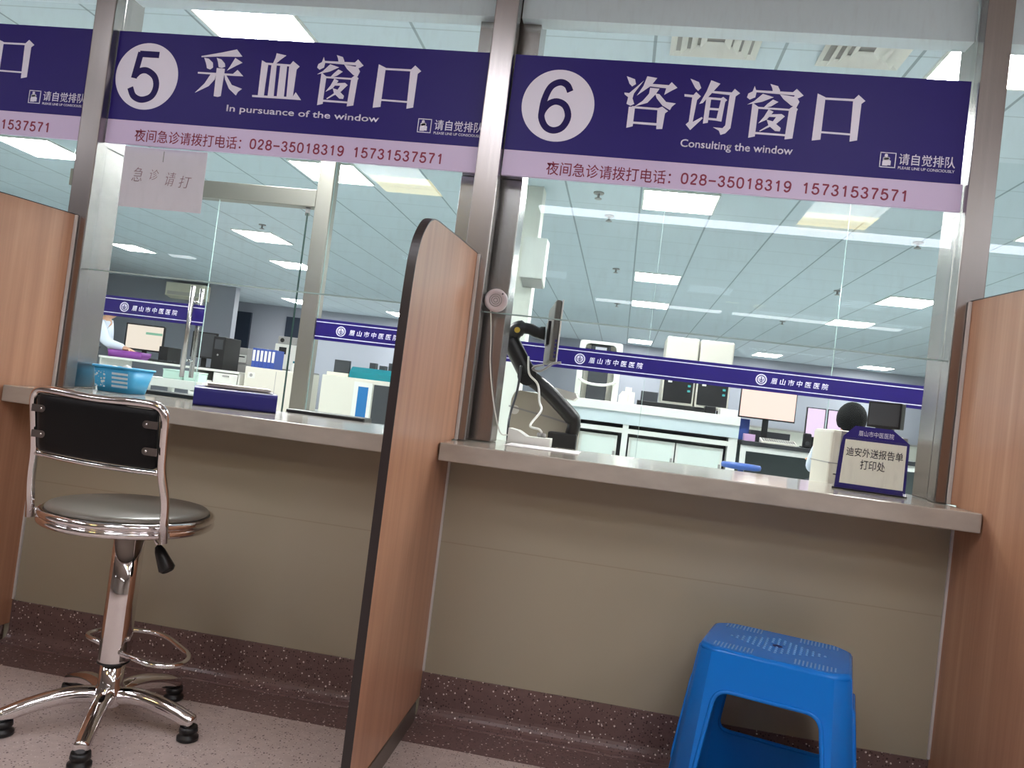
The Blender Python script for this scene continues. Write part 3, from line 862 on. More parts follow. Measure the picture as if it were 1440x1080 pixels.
    for j, z in enumerate(zs):
        rf, rb = [], []
        for i in range(nu + 1):
            u = (-1 + 2 * i / nu) * (0.90 if 0 < j < 6 else 0.84)
            x, y, zz = BP(u, z)
            fall = 1.0 if 0 < i < nu else 0.35
            rf.append(b.bm.verts.new((x, y - th[j] * fall, zz))); rb.append(b.bm.verts.new((x, y + th[j] * fall, zz)))
        rows_f.append(rf); rows_b.append(rb)
    for j in range(len(zs) - 1):
        for i in range(nu):
            for rr in (rows_f, rows_b):
                f = b.bm.faces.new((rr[j][i], rr[j][i + 1], rr[j + 1][i + 1], rr[j + 1][i])); f.smooth = True
        for i in (0, nu):
            b.bm.faces.new((rows_f[j][i], rows_b[j][i], rows_b[j + 1][i], rows_f[j + 1][i]))
    for j in (0, len(zs) - 1):
        for i in range(nu):
            b.bm.faces.new((rows_f[j][i], rows_f[j][i + 1], rows_b[j][i + 1], rows_b[j][i]))
    pad = b.done('back_pad', 'vinyl', t)
    for sx in (-1, 1):
        for z in (0.895, 0.825):
            b = MB()
            pts = []
            x0, y0, _ = BP(0.945 if sx > 0 else -0.90, z)
            x1, y1, _ = BP(0.80 if sx > 0 else -0.755, z)
            yy = y1 - 0.0145 - 0.004 * (sx > 0)
            n_ = 8
            prof = [(x0, z - 0.010), (x0, z + 0.010)] + [(x1 - sx * 0.010 * math.sin(math.pi * k / n_) , z + 0.010 * math.cos(math.pi * k / n_)) for k in range(n_ + 1)]
            b.prism(prof, yy - 0.002, yy + 0.001, 'xz')
            tab = b.done('mounting_tab', 'steel', t)
            b = MB()
            b.lathe([(0.0035, 0), (0.0035, 0.0015), (0.001, 0.0025)], (x1 + sx * 0.002, yy - 0.002, z), 10, axis='Y')
            b.done('screw', 'chrome', tab)
    return t
swivel_stool()

# ------------------------------------------------------------------ blue plastic stool
def panel_with_hole(w0, w1, h, hole, thick):
    """trapezium of bottom width w0, top width w1 with a rounded opening, in the xy plane"""
    cu = bpy.data.curves.new('outline', 'CURVE')
    cu.dimensions = '2D'
    cu.fill_mode = 'BOTH'
    def spline(pts):
        s = cu.splines.new('POLY')
        s.points.add(len(pts) - 1)
        for p, q in zip(s.points, pts): p.co = (q[0], q[1], 0, 1)
        s.use_cyclic_u = True
    spline([(-w0 / 2, 0), (w0 / 2, 0), (w1 / 2, h), (-w1 / 2, h)])
    hp = [(p.x, p.y) for p in fillet([(q[0], q[1], 0) for q in hole], 0.040, 8, True)]
    spline(hp)
    cu.extrude = thick / 2
    ob = bpy.data.objects.new('outline', cu)
    COL.objects.link(ob)
    dg = bpy.context.evaluated_depsgraph_get(); dg.update()
    me = bpy.data.meshes.new_from_object(ob.evaluated_get(dg))
    bpy.data.objects.remove(ob); bpy.data.curves.remove(cu)
    return me, hp

def plastic_stool(name, label, loc, rotz, W, D, H, material, detail=True):
    t = thing(name, label, 'stool', loc, rotz, None, True)
    flare = 0.055                    # how far the foot stands out beyond the top, each side
    ch = 0.040                       # cut corner
    b = MB()
    for (w, d, ax) in ((W, D, 0), (W, D, 2), (D, W, 1), (D, W, 3)):
        wt, wb = w - 2 * ch, w - 2 * ch + 2 * flare * 0.55
        hh = H - 0.012
        sl = math.hypot(hh, flare)
        k = sl / hh
        wl = lambda z: wb + (wt - wb) * z / hh
        z0, z1 = 0.145, H - 0.104
        m0, m1 = 0.012, 0.028
        hole = [(-wl(z0) / 2 + m0, z0 * k), (wl(z0) / 2 - m0, z0 * k), (wl(z1) / 2 - m1, z1 * k), (-wl(z1) / 2 + m1, z1 * k)]
        me, hp = panel_with_hole(wb, wt, sl, hole, 0.014)
        tmp = bmesh.new(); tmp.from_mesh(me)
        tilt = math.atan2(flare, hh)
        m = Matrix.Rotation(R(90 * ax), 4, 'Z') @ Matrix.Translation((0, -(d / 2 + flare) + 0.006, 0)) @ Matrix.Rotation(R(90) - tilt, 4, 'X')
        bmesh.ops.transform(tmp, matrix=m, verts=tmp.verts)
        me2 = bpy.data.meshes.new('side'); tmp.to_mesh(me2); tmp.free()
        b.bm.from_mesh(me2)
        bpy.data.meshes.remove(me); bpy.data.meshes.remove(me2)
        rim = [m @ Vector((p[0], p[1], 0.0075)) for p in hp]
        b.tube(rim, 0.0058, 8, closed=True)
    # cut-corner legs joining the four sides
    for sx in (-1, 1):
        for sy in (-1, 1):
            q = []
            hh = H - 0.012
            for z, f in ((0.0, 1.0), (hh, 0.0)):
                ex = flare * f
                ax_, ay_ = W / 2 - ch + flare * 0.55 * f, D / 2 + ex
                bx_, by_ = W / 2 + ex, D / 2 - ch + flare * 0.55 * f
                q.append([(sx * ax_, sy * ay_, z), (sx * (ax_ * 0.45 + bx_ * 0.55 + 0.006), sy * (by_ * 0.45 + ay_ * 0.55 + 0.006), z), (sx * bx_, sy * by_, z)])
            vs = [[b.bm.verts.new(p) for p in row] for row in q]
            inn = [[b.bm.verts.new((p[0] * 0.955, p[1] * 0.955, p[2])) for p in row] for row in q]
            for i in range(2):
                f = b.bm.faces.new((vs[0][i], vs[0][i + 1], vs[1][i + 1], vs[1][i])); f.smooth = True
                b.bm.faces.new((inn[0][i], inn[0][i + 1], inn[1][i + 1], inn[1][i]))
                b.bm.faces.new((vs[0][i], vs[0][i + 1], inn[0][i + 1], inn[0][i]))
    b.done('leg_frame', material, t)
    # seat: slab with cut corners, softened edge, raised grip dots and ribs, a hole in the middle
    def octo(w, d, c): return [(-w / 2 + c, -d / 2), (w / 2 - c, -d / 2), (w / 2, -d / 2 + c), (w / 2, d / 2 - c), (w / 2 - c, d / 2), (-w / 2 + c, d / 2), (-w / 2, d / 2 - c), (-w / 2, -d / 2 + c)]
    lev = [(W + 0.0025, D + 0.0025, ch, H - 0.020), (W, D, ch, H - 0.009), (W - 0.007, D - 0.007, ch * 0.97, H - 0.0025), (W - 0.020, D - 0.020, ch * 0.93, H)]
    b = MB()
    rings = []
    for w, d, c, z in lev:
        pts = fillet([(p[0], p[1], z) for p in octo(w, d, c)], 0.016, 3, True)
        rings.append([b.bm.verts.new(p) for p in pts])
    n = len(rings[0])
    for a, c in zip(rings, rings[1:]):
        for k in range(n):
            f = b.bm.faces.new((a[k], a[(k + 1) % n], c[(k + 1) % n], c[k])); f.smooth = True
    b.bm.faces.new(rings[-1]); b.bm.faces.new(rings[0][::-1])
    seat = b.done('seat', material, t)
    if detail:
        b = MB()
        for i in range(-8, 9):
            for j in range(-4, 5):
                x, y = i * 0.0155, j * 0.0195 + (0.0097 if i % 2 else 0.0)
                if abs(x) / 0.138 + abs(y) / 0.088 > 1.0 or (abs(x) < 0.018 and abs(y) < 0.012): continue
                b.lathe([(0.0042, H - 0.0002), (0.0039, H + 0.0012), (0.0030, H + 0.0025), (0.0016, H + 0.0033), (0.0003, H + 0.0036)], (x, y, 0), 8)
        b.done('grip_dots', 'glint_blue', seat, 'grip dots, glints painted paler')
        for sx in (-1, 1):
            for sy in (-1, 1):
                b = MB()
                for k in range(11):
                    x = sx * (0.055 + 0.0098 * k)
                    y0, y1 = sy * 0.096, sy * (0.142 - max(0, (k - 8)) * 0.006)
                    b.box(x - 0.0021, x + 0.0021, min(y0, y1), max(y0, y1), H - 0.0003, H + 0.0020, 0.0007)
                b.done('grip_ribs', 'glint_blue', seat, 'grip ribs, glints painted paler')
        MB().lathe([(0.0135, H - 0.0004), (0.0135, H + 0.0006)], (0, 0, 0), 24).done('centre_hole', 'deep_blue', seat)
    return t
plastic_stool('plastic_stool', 'glossy blue plastic stool with a dotted seat, in front of the counter', (0.507, -0.285, FLOOR), R(-16), 0.385, 0.325, 0.485, 'bluestool')

# ------------------------------------------------------------------ things on the number five counter
t = thing('plastic_basket', 'light blue plastic basket with a printed front on the stone counter', 'basket', (-1.96, 0.31, TOP), 0, None)
def tub(x0, x1, y0, y1, z0, z1, inset, wall, r):
    b = MB()
    def ring(i, z): return [Vector(p) for p in fillet([(x0 + i, y0 + i, z), (x1 - i, y0 + i, z), (x1 - i, y1 - i, z), (x0 + i, y1 - i, z)], r, 5, True)]
    R_ = [ring(inset, z0), ring(0, z1), ring(wall, z1), ring(inset + wall, z0 + wall)]
    V = [[b.bm.verts.new(p) for p in q] for q in R_]
    n = len(V[0])
    for a, c in zip(V, V[1:]):
        for k in range(n):
            f = b.bm.faces.new((a[k], a[(k + 1) % n], c[(k + 1) % n], c[k])); f.smooth = True
    b.bm.faces.new(V[0][::-1]); b.bm.faces.new(V[-1])
    return b, ring
b, ring = tub(-2.055, -1.872, 0.22, 0.38, TOP + 0.0008, 0.950, 0.017, 0.004, 0.035)
body = b.done('tub', 'basket', t)
MB().tube([p + Vector((0, 0, 0)) for p in ring(-0.002, 0.950)], 0.0045, 8, closed=True).done('rim', 'basket', t)
flor = speckle_mat('printed_front', (70, 172, 222), [((222, 234, 240), 95, 0.62, 2.0)], 0.5, 30)
striped = line_mat('printed_lines', (70, 172, 222), (226, 236, 242), [(2, 0.016, 0.862, 0.0042, 0.8)], 0.5, 0.25, 60)
for nm, xa, xb, mt in (('floral_print', -2.034, -1.990, flor), ('line_print', -1.962, -1.895, striped)):
    q = [(xa, 0.2180 + 0.0138, 0.870), (xb, 0.2180 + 0.0138, 0.870), (xb, 0.2180 + 0.0042, 0.930), (xa, 0.2180 + 0.0042, 0.930)]
    b = MB()
    A = [b.bm.verts.new(p) for p in q]; B_ = [b.bm.verts.new((p[0], p[1] + 0.002, p[2])) for p in q]
    b.bm.faces.new(A); b.bm.faces.new(B_[::-1])
    for i in range(4): b.bm.faces.new((A[i], B_[i], B_[(i + 1) % 4], A[(i + 1) % 4]))
    b.done(nm, mt, t)
random.seed(4)
b = MB()
for k in range(7):
    b.ball((-2.02 + 0.016 * k, 0.30 + random.uniform(-.03, .03), 0.940 + random.uniform(0, .014)), 0.016, 1, (1.4, 1, 0.8))
b.done('cotton_wad', 'paper', None, 'white crumpled wadding heaped in the light blue basket', 'wadding')

t = thing('ring_binder', 'dark blue box binder lying flat on the counter under papers', 'binder', (-1.455, 0.25, TOP + 0.0008), R(28), None, True)
spine = [(p.y, p.z) for p in fillet([(0, -0.12, 0.0), (0, 0.12, 0.0), (0, 0.12, 0.068), (0, -0.12, 0.068)], 0.014, 4, True)]
MB().prism(spine, -0.146, 0.146, 'yz').done('cover', 'binder', t)
MB().box(-0.125, 0.125, -0.05, 0.1215, 0.010, 0.058).done('page_block', 'darkgrey', t)
b = MB()
random.seed(2)
for k in range(5):
    b.box(-0.105, 0.122, -0.07, 0.115, 0.0695 + 0.0032 * k, 0.0722 + 0.0032 * k, m=Matrix.Translation((0.012 * random.uniform(-1, 1), 0.01 * random.uniform(-1, 1), 0)) @ Matrix.Rotation(R(random.uniform(-3, 3)), 4, 'Z'))
o = b.xform(Matrix.Translation((-1.455, 0.25, TOP)) @ Matrix.Rotation(R(28), 4, 'Z')).done('paper_stack', 'offwhite', None, 'stack of pale papers lying on the dark blue binder', 'papers')
MB().box(-2.02, -1.62, 0.50, 0.62, 0.7605, 0.868, 0.004).done('black_block', 'black', None, 'plain black box added in the dark strip behind the counter between basket and blue binder', 'tray')  # two plain black boxes fill the dark strips behind the counter edge
MB().box(-1.36, -1.02, 0.50, 0.60, 0.7605, 0.866, 0.006).done('black_block_right', 'black', None, 'plain black box added in the dark strip behind the counter beside the middle wooden divider', 'case')

# handwritten note stuck behind the glass of window five
t = thing('paper_note', 'thin white paper note with faint handwriting behind the glass of window five', 'note', (-1.78, 0.115, 1.556))
q = [(-1.95, 1.556), (-1.615, 1.556), (-1.618, 1.785), (-1.953, 1.785)]
MB().prism(q, 0.109, 0.1096, 'xz').done('sheet', 'notepaper', t)
for ch, xa, xb, za, zb in (('急', -1.905, -1.865, 1.655, 1.708), ('诊', -1.838, -1.803, 1.665, 1.705), ('请', -1.772, -1.735, 1.648, 1.700), ('打', -1.715, -1.672, 1.645, 1.690)):
    fit_text('handwriting', ch, xa, xb, za, zb, 0.109, 'ink', t, bold=-0.012, shear=0.18)
MB().box(-1.793, -1.790, 0.1082, 0.1089, 1.735, 1.775).done('pen_stroke', 'grey', t)

# round intercom speaker on the glass by the middle post
t = thing('intercom_speaker', 'round white intercom speaker on the glass beside the middle steel post', 'speaker', (-0.468, 0.096, 1.31))
MB().lathe([(0.034, 0.0), (0.040, 0.004), (0.040, 0.018), (0.036, 0.023), (0.028, 0.0235), (0.026, 0.021), (0.0, 0.0215)], (-0.468, 0.0972, 1.347), 40, axis='Y').done('housing', mat('pinkish_grey_plastic', (200, 190, 192), 0.45), t)
b = MB()
for k, rr in enumerate((0.007, 0.014, 0.021)):
    b.tube([(-0.468 + rr * math.cos(2 * math.pi * i / 24), 0.0755, 1.347 + rr * math.sin(2 * math.pi * i / 24)) for i in range(24)], 0.0019, 6, closed=True)
b.done('grille', 'grey', t)
MB().lathe([(0.003, 0), (0.003, 0.001)], (-0.446, 0.0737, 1.370), 10, axis='Y').done('indicator', 'darkgrey', t)
cord = catmull([(-0.484, 0.088, 1.315), (-0.485, 0.122, 1.285), (-0.480, 0.148, 1.21), (-0.473, 0.152, 1.13), (-0.451, 0.152, 1.02), (-0.424, 0.175, 0.92), (-0.418, 0.26, 0.885), (-0.412, 0.36, 0.880), (-0.403, 0.385, 0.880)], 6)
MB().tube(cord, 0.0024, 8).done('speaker_cord', 'white', None, 'thin white cord hanging from the round speaker to the white power box', 'cord')

# white sloped power box
t = thing('power_box', 'white sloped power box with plugs on the counter by the middle column', 'power box', (-0.32, 0.38, TOP))
MB().prism([(-0.405, TOP + 0.0008), (-0.245, TOP + 0.0008), (-0.245, 0.886), (-0.335, 0.884), (-0.368, 0.902), (-0.405, 0.908)], 0.335, 0.435, 'xz').done('case', 'white', t)
b = MB()
for x in (-0.292, -0.276): b.cyl((x, 0.385, 0.886), (x, 0.385, 0.902), 0.009, n=10)
b.done('plug', 'grey', t)
MB().box(-0.385, -0.125, 0.12, 0.325, TOP + 0.0005, TOP + 0.002).done('paper_sheet', 'paper', None, 'white paper sheet lying in front of the white power box', 'paper')

# monitor on a black spring arm
t = thing('display_bracket', 'black jointed monitor arm standing behind the number six counter', 'monitor arm', (-0.22, 0.70, 0.76))
MB().box(-0.285, -0.165, 0.66, 0.76, 0.7605, 0.905, 0.006).done('clamp_base', 'black', t)
MB().tube(catmull([(-0.19, 0.70, 0.90), (-0.187, 0.70, 0.955), (-0.225, 0.70, 0.998), (-0.32, 0.70, 1.075), (-0.400, 0.70, 1.122)], 5), [0.028] * 6 + [0.033] * 15, 14).done('lower_arm', 'black', t)
MB().tube([(-0.402, 0.665, 1.122), (-0.402, 0.735, 1.122)], 0.040, 18).done('elbow_joint', 'black', t)
MB().tube(catmull([(-0.405, 0.70, 1.13), (-0.445, 0.70, 1.19), (-0.500, 0.70, 1.272)], 5), [0.038] * 11, 14).done('upper_arm', 'black', t)
MB().tube(catmull([(-0.498, 0.70, 1.268), (-0.470, 0.70, 1.315), (-0.42, 0.70, 1.322), (-0.385, 0.70, 1.310), (-0.352, 0.70, 1.31)], 5), [0.034] * 8 + [0.024] * 9 + [0.028] * 4, 12).done('wrist', 'black', t)
MB().lathe([(0.012, 0), (0.012, 0.003)], (-0.465, 0.661, 1.308), 16, axis='Y').done('badge', mat('yellow_badge', (190, 160, 50), 0.4), t)
t = thing('monitor', 'flat monitor seen edge-on, hanging on the black arm in window six', 'monitor', (-0.312, 0.70, 1.21))
mm = Matrix.Translation((-0.318, 0.72, 1.312)) @ Matrix.Rotation(R(10), 4, 'Z')
MB().box(-0.018, 0.008, -0.17, 0.17, -0.125, 0.125, 0.008).xform(mm).done('back_shell', mat('dull_grey_shell', (86, 83, 78), 0.5), t)
MB().box(0.008, 0.014, -0.172, 0.172, -0.128, 0.128, 0.002).xform(mm).done('front_bezel', 'white', t)
MB().box(0.0142, 0.0146, -0.16, 0.16, -0.112, 0.118).xform(mm).done('screen', 'screen_white', t)
b = MB()
for k in range(5): b.box(-0.004, 0.004, -0.1745, -0.171, -0.11 + 0.016 * k, -0.10 + 0.016 * k)
b.xform(mm).done('side_button', 'band', t)
MB().box(-0.030, -0.017, -0.05, 0.05, -0.05, 0.05, 0.003).xform(mm).done('mount_plate', 'black', t)
cab = catmull([(-0.325, 0.55, 1.17), (-0.36, 0.56, 1.16), (-0.372, 0.60, 1.15), (-0.34, 0.59, 1.145), (-0.29, 0.53, 1.175), (-0.255, 0.52, 1.185)], 6)
MB().tube(cab, 0.005, 8).done('video_cable', 'grey', None, 'grey cable looping under the edge-on monitor', 'cable', 'cables round the monitor arm')
cab = catmull([(-0.40, 0.63, 1.20), (-0.385, 0.60, 1.13), (-0.345, 0.60, 1.09), (-0.325, 0.56, 1.02), (-0.308, 0.50, 0.985), (-0.335, 0.42, 0.925), (-0.296, 0.39, 0.915), (-0.284, 0.386, 0.903)], 6)
MB().tube(cab, 0.0045, 8).done('power_cable', 'white', None, 'white cable running down the black arm into the white power box', 'cable', 'cables round the monitor arm')
cab = catmull([(-0.425, 0.62, 1.16), (-0.425, 0.60, 1.06), (-0.435, 0.55, 0.96), (-0.430, 0.50, 0.90), (-0.42, 0.49, 0.80), (-0.41, 0.50, 0.768)], 6)
MB().tube(cab, 0.005, 8).done('dark_cable', 'darkgrey', None, 'dark cable hanging beside the middle steel column down to the counter', 'cable', 'cables round the monitor arm')

# beige desk printer behind the arm
t = thing('label_printer', 'beige rounded printer behind the black monitor arm', 'printer', (-0.33, 0.92, 0.76))
pr = [(-0.475, 0.7605), (-0.475, 1.02), (-0.465, 1.05), (-0.44, 1.062), (-0.33, 1.055), (-0.235, 1.03), (-0.19, 0.995), (-0.175, 0.95), (-0.175, 0.7605)]
MB().prism(pr, 0.81, 1.03, 'xz').done('case', mat('aged_beige_plastic', (176, 170, 154), 0.45), t)
MB().prism([(-0.482, 0.985), (-0.482, 0.992), (-0.30, 0.965), (-0.17, 0.94), (-0.17, 0.932), (-0.30, 0.957)], 0.805, 1.032, 'xz').done('lid_seam', 'grey', t)
MB().prism([(-0.34, 1.06), (-0.21, 1.045), (-0.195, 1.06), (-0.20, 1.078), (-0.33, 1.10)], 0.85, 1.0, 'xz').done('paper_tray', 'white', t)
MB().lathe([(0.02, 0), (0.02, 0.002)], (-0.455, 0.809, 0.975), 18, axis='Y').done('round_button', 'white', t)

# table sign in a bent stand
t = thing('table_sign', 'small table sign with black characters on cream at the right end of the counter', 'table sign', (0.828, 0.13, TOP + 0.0008), R(-14), None, True)
tilt = Matrix.Rotation(R(-7), 4, 'X')
def plate(poly, y0, y1, name, material, parent):
    return MB().prism(poly, y0, y1, 'xz').xform(tilt).done(name, material, parent)
outl = [(-0.106, 0.004), (0.106, 0.004), (0.106, 0.172), (0.052, 0.214), (-0.060, 0.214), (-0.094, 0.176), (-0.100, 0.14)]
face = plate(outl, -0.004, 0.0, 'face_plate', 'purple', t)
plate([(-0.092, 0.020), (0.098, 0.020), (0.098, 0.166), (-0.086, 0.166)], -0.0055, -0.0042, 'cream_card', mat('cream_card', (250, 243, 228), 0.6), t)
M['darkink'] = mat('dark_ink', (44, 38, 44), 0.6)
for body_, xa, xb, za, zb, mt, bd in (('迪安外送报告单', -0.080, 0.090, 0.112, 0.142, 'darkink', 0.004), ('打印处', -0.034, 0.040, 0.072, 0.104, 'darkink', 0.004), ('眉山市中医医院', -0.048, 0.058, 0.182, 0.200, 'bandwhite', 0.0)):
    q = fit_text('lettering', body_, xa, xb, za, zb, -0.0056 if mt == 'darkink' else -0.0042, mt, t, bold=bd)
    q.data.transform(tilt)
# clear sleeve and foot
clear = MB().prism([(-0.108, 0.002), (0.108, 0.002), (0.108, 0.174), (-0.104, 0.174)], -0.0085, -0.0070, 'xz').xform(tilt).done('clear_sleeve', 'glass', t)
MB().box(-0.112, 0.112, -0.008, 0.070, 0.0, 0.004).done('foot_plate', 'black', t)
back = MB().prism([(0.0, 0.004), (0.004, 0.004), (0.033, 0.19), (0.030, 0.19)], -0.10, 0.10, 'yz').xform(Matrix.Translation((0, 0.05, 0)) @ Matrix.Diagonal((1, -0.7, 1, 1))).done('back_plate', 'grey', t)

# right-hand printer with a small black screen on top
t = thing('desk_printer', 'white box printer behind the table sign and the right end of the counter', 'printer', (0.91, 0.6, 0.76))
MB().box(0.782, 1.042, 0.47, 0.75, 0.7605, 1.052, 0.012).done('case', 'offwhite', t)
MB().box(0.779, 1.045, 0.468, 0.752, 0.925, 0.929).done('case_seam', 'grey', t)
MB().box(0.80, 0.86, 0.466, 0.472, 0.885, 0.889).done('paper_slot', 'black', t)
b = MB()
for k in range(8): b.box(0.985, 1.03, 0.4675, 0.471, 0.93 + 0.012 * k, 0.936 + 0.012 * k)
b.done('vent_slots', 'darkgrey', t)
t = thing('small_monitor', 'small black box monitor turned sideways on the white printer', 'monitor', (1.0, 0.62, 1.053))
mm = Matrix.Translation((1.003, 0.60, 1.130)) @ Matrix.Rotation(R(-38), 4, 'Z')
MB().box(-0.062, 0.062, -0.018, 0.026, -0.050, 0.050, 0.004).xform(mm).done('case', 'black', t)
MB().box(-0.055, 0.055, -0.0195, -0.018, -0.040, 0.043).xform(mm).done('screen', 'darkgrey', t)
MB().box(-0.03, 0.03, -0.01, 0.02, -0.078, -0.050).xform(mm).done('stand', 'black', t)
# ------------------------------------------------------------------ inner glass wall with the violet band
GY = 2.60
def band(x0, x1, parent, logo_x):
    """printed film on the camera side of the glass"""
    bd = MB().box(x0, x1, GY - 0.003, GY - 0.0005, 1.275, 1.421).done('printed_band', 'band', parent, 'blue-violet band')
    b = MB()
    for z in (1.296, 1.397): b.box(x0, x1, GY - 0.0036, GY - 0.0031, z, z + 0.0055)
    b.done('band_line', 'bandwhite', bd)
    for lx in logo_x:
        b = MB()
        n = 40
        for r0, r1 in ((0.028, 0.035), (0.0, 0.022)):
            if r0 == 0:
                b.lathe([(r1, 0.0), (r1, 0.0006)], (lx, GY - 0.0031, 1.348), n, axis='Y')
            else:
                A = [[b.bm.verts.new((lx + r * math.cos(2 * math.pi * k / n), yy, 1.348 + r * math.sin(2 * math.pi * k / n))) for k in range(n)] for r, yy in ((r0, GY - 0.0031), (r0, GY - 0.0037), (r1, GY - 0.0037), (r1, GY - 0.0031))]
                for a, c in zip(A, A[1:] + A[:1]):
                    for k in range(n): b.bm.faces.new((a[k], a[(k + 1) % n], c[(k + 1) % n], c[k]))
        b.done('round_emblem', 'bandwhite', bd)
        b = MB()
        b.box(lx - 0.003, lx + 0.003, GY - 0.0044, GY - 0.0038, 1.330, 1.366)
        for sx in (-1, 1):
            b.tube(catmull([(lx, GY - 0.0041, 1.333), (lx + sx * 0.010, GY - 0.0041, 1.339), (lx + sx * 0.014, GY - 0.0041, 1.355)], 4), 0.002, 6)
        b.box(lx - 0.009, lx + 0.009, GY - 0.0044, GY - 0.0038, 1.345, 1.349)
        b.done('emblem_mark', 'band', bd)
        fit_text('band_lettering', '眉 山 市 中 医 医 院', lx + 0.062, lx + 0.412, 1.327, 1.367, GY - 0.0031, 'bandwhite', bd, bold=0.012, shear=0.12)
def sheet(x0, x1, z0, z1, label, logos=None, edge=True):
    t = thing('glass_partition', label, 'glass panel', ((x0 + x1) / 2, GY + 0.005, z0))
    MB().box(x0 + 0.002, x1 - 0.002, GY, GY + 0.010, z0, z1).done('glass_sheet', 'glass_in', t)
    if edge: MB().box(x0 - 0.0013, x0 + 0.0013, GY - 0.0005, GY + 0.0105, z0, z1).done('sheet_edge', 'glassedge', t)
    if logos is not None: band(x0, x1, t, logos)
    return t
sheet(-5.30, -4.16, LABF + 0.001, 2.86, 'glass partition panel behind the cut-off sign at the left edge', [])
sheet(-2.148, -1.03, LABF + 0.001, 2.86, 'glass panel right of the glass door post with one emblem on its violet band', [-1.963])
sheet(-1.03, 0.13, LABF + 0.001, 2.86, 'glass panel behind the black monitor arm with one emblem on its violet band', [-0.305])
sheet(0.13, 1.287, LABF + 0.001, 2.86, 'glass panel behind the middle of counter six, emblem above the peach monitor', [0.861])
sheet(1.287, 2.45, LABF + 0.001, 2.86, 'glass panel whose violet band ends behind the right steel column', [])
sheet(2.45, 3.6, LABF + 0.001, 2.86, 'glass panel beyond the right steel post', [])
sheet(-4.16, -2.27, 2.312, 2.86, 'glass panel over the steel door lintel', None, False)
MB().box(-4.16, -2.263, GY - 0.02, GY + 0.08, 2.19, 2.31, 0.003).done('door_lintel', 'steel_matte', None, 'steel lintel across the top of the glass door', 'lintel')
MB().box(-2.262, -2.15, GY - 0.02, GY + 0.08, LABF + 0.001, 2.868, 0.004).done('door_post', 'steel_matte', None, 'steel post at the right of the glass door opening', 'post')
t = thing('glass_door', 'closed glass door leaf with a long steel pull handle and violet band', 'glass door', (-3.57, GY, LABF + 0.001))
MB().box(-4.15, -2.985, GY, GY + 0.010, LABF + 0.002, 2.185).done('glass_sheet', 'glass_in', t)
MB().box(-2.9848, -2.9828, GY - 0.0005, GY + 0.0105, LABF + 0.002, 2.185).done('sheet_edge', 'glassedge', t)
band(-4.15, -2.985, t, [-3.60])
for yy in (GY - 0.055, GY + 0.065):
    h = MB().cyl((-3.06, yy, 0.90), (-3.06, yy, 1.545), 0.016, n=16).done('pull_handle', 'steel', t)
    b = MB()
    for z in (1.02, 1.44): b.cyl((-3.06, yy, z), (-3.06, GY - 0.0006 if yy < GY else GY + 0.0106, z), 0.009, n=12)
    b.done('handle_standoff', 'chrome', h)
t = thing('open_glass_door', 'open glass door leaf seen edge-on beside the steel door post', 'glass door', (-2.34, 2.62, LABF + 0.001))
d = Vector((-2.34, 5.17, 0)).normalized()
n = Vector((d.y, -d.x, 0))
m = Matrix((( d.x, n.x, 0, -2.33), (d.y, n.y, 0, 2.63), (0, 0, 1, 0), (0, 0, 0, 1)))
MB().box(0.0, 0.9, -0.005, 0.005, LABF + 0.002, 2.185).xform(m).done('glass_sheet', 'glass_in', t)
MB().box(-0.004, 0.0, -0.006, 0.006, LABF + 0.002, 2.185).xform(m).done('dark_edge', mat('dark_green_edge', (40, 66, 62), 0.3), t)
MB().box(-0.02, 0.08, -0.016, 0.016, 2.15, 2.189).xform(m).done('top_pivot', 'steel', t)

# ------------------------------------------------------------------ laboratory, window six
t = thing('lab_bench', 'long white laboratory bench with pale cabinet doors', 'bench', (0.08, 4.6, LABF))
b = MB()
b.box(-0.84, 1.0, 4.20, 5.0, 1.045, 1.122, 0.004)
b.done('bench_top', 'bench', t)
MB().box(-0.84, 1.0, 4.225, 5.0, 0.94, 1.044).done('bench_apron', mat('pale_blue_grey_apron', (198, 210, 214), 0.4), t)
MB().box(-0.84, 1.0, 4.36, 5.0, LABF + 0.001, 0.939).done('cabinet_back', 'darkgrey', t)
b = MB()
for x0, x1 in ((-0.84, -0.80), (-0.36, -0.335), (0.035, 0.085), (0.925, 1.0)): b.box(x0, x1, 4.24, 4.36, LABF + 0.001, 0.939)
b.box(-0.80, 0.925, 4.245, 4.36, 0.865, 0.905)
b.done('cabinet_frame', 'bench', t)
for x0, x1 in ((-0.795, -0.365), (-0.33, 0.0), (0.10, 0.495), (0.505, 0.90)):
    dd = MB().box(x0, x1, 4.30, 4.325, LABF + 0.05, 0.835, 0.002).done('cabinet_door', 'bench', t)
    MB().box(x0 + 0.022, x1 - 0.022, 4.296, 4.2995, LABF + 0.08, 0.812, 0.001).done('door_panel', 'door_panel', dd)
    MB().box(x1 - 0.03, x1 - 0.012, 4.285, 4.2995, 0.60, 0.70, 0.002).done('door_pull', 'grey', dd)
BT = 1.1225
t = thing('arched_analyser', 'white arched analyser with a dark middle column and small screen on the bench', 'analyser', (-0.235, 4.6, BT))
b = MB()
pr = fillet([(-0.425, BT + 0.0005, 0), (-0.425, 1.645, 0), (-0.045, 1.645, 0), (-0.045, BT + 0.0005, 0)], 0.03, 4)
pin = fillet([(-0.095, BT + 0.0005, 0), (-0.095, 1.62, 0), (-0.375, 1.62, 0), (-0.375, BT + 0.0005, 0)], 0.05, 5)
b.prism([(p.x, p.y) for p in pr] + [(p.x, p.y) for p in pin], 4.40, 4.80, 'xz')
b.done('arch_shell', 'white', t)
MB().box(-0.372, -0.098, 4.50, 4.78, BT + 0.0005, 1.615).done('inner_body', 'offwhite', t)
MB().box(-0.325, -0.150, 4.43, 4.499, BT + 0.0005, 1.612, 0.004).done('middle_column', 'darkgrey', t)
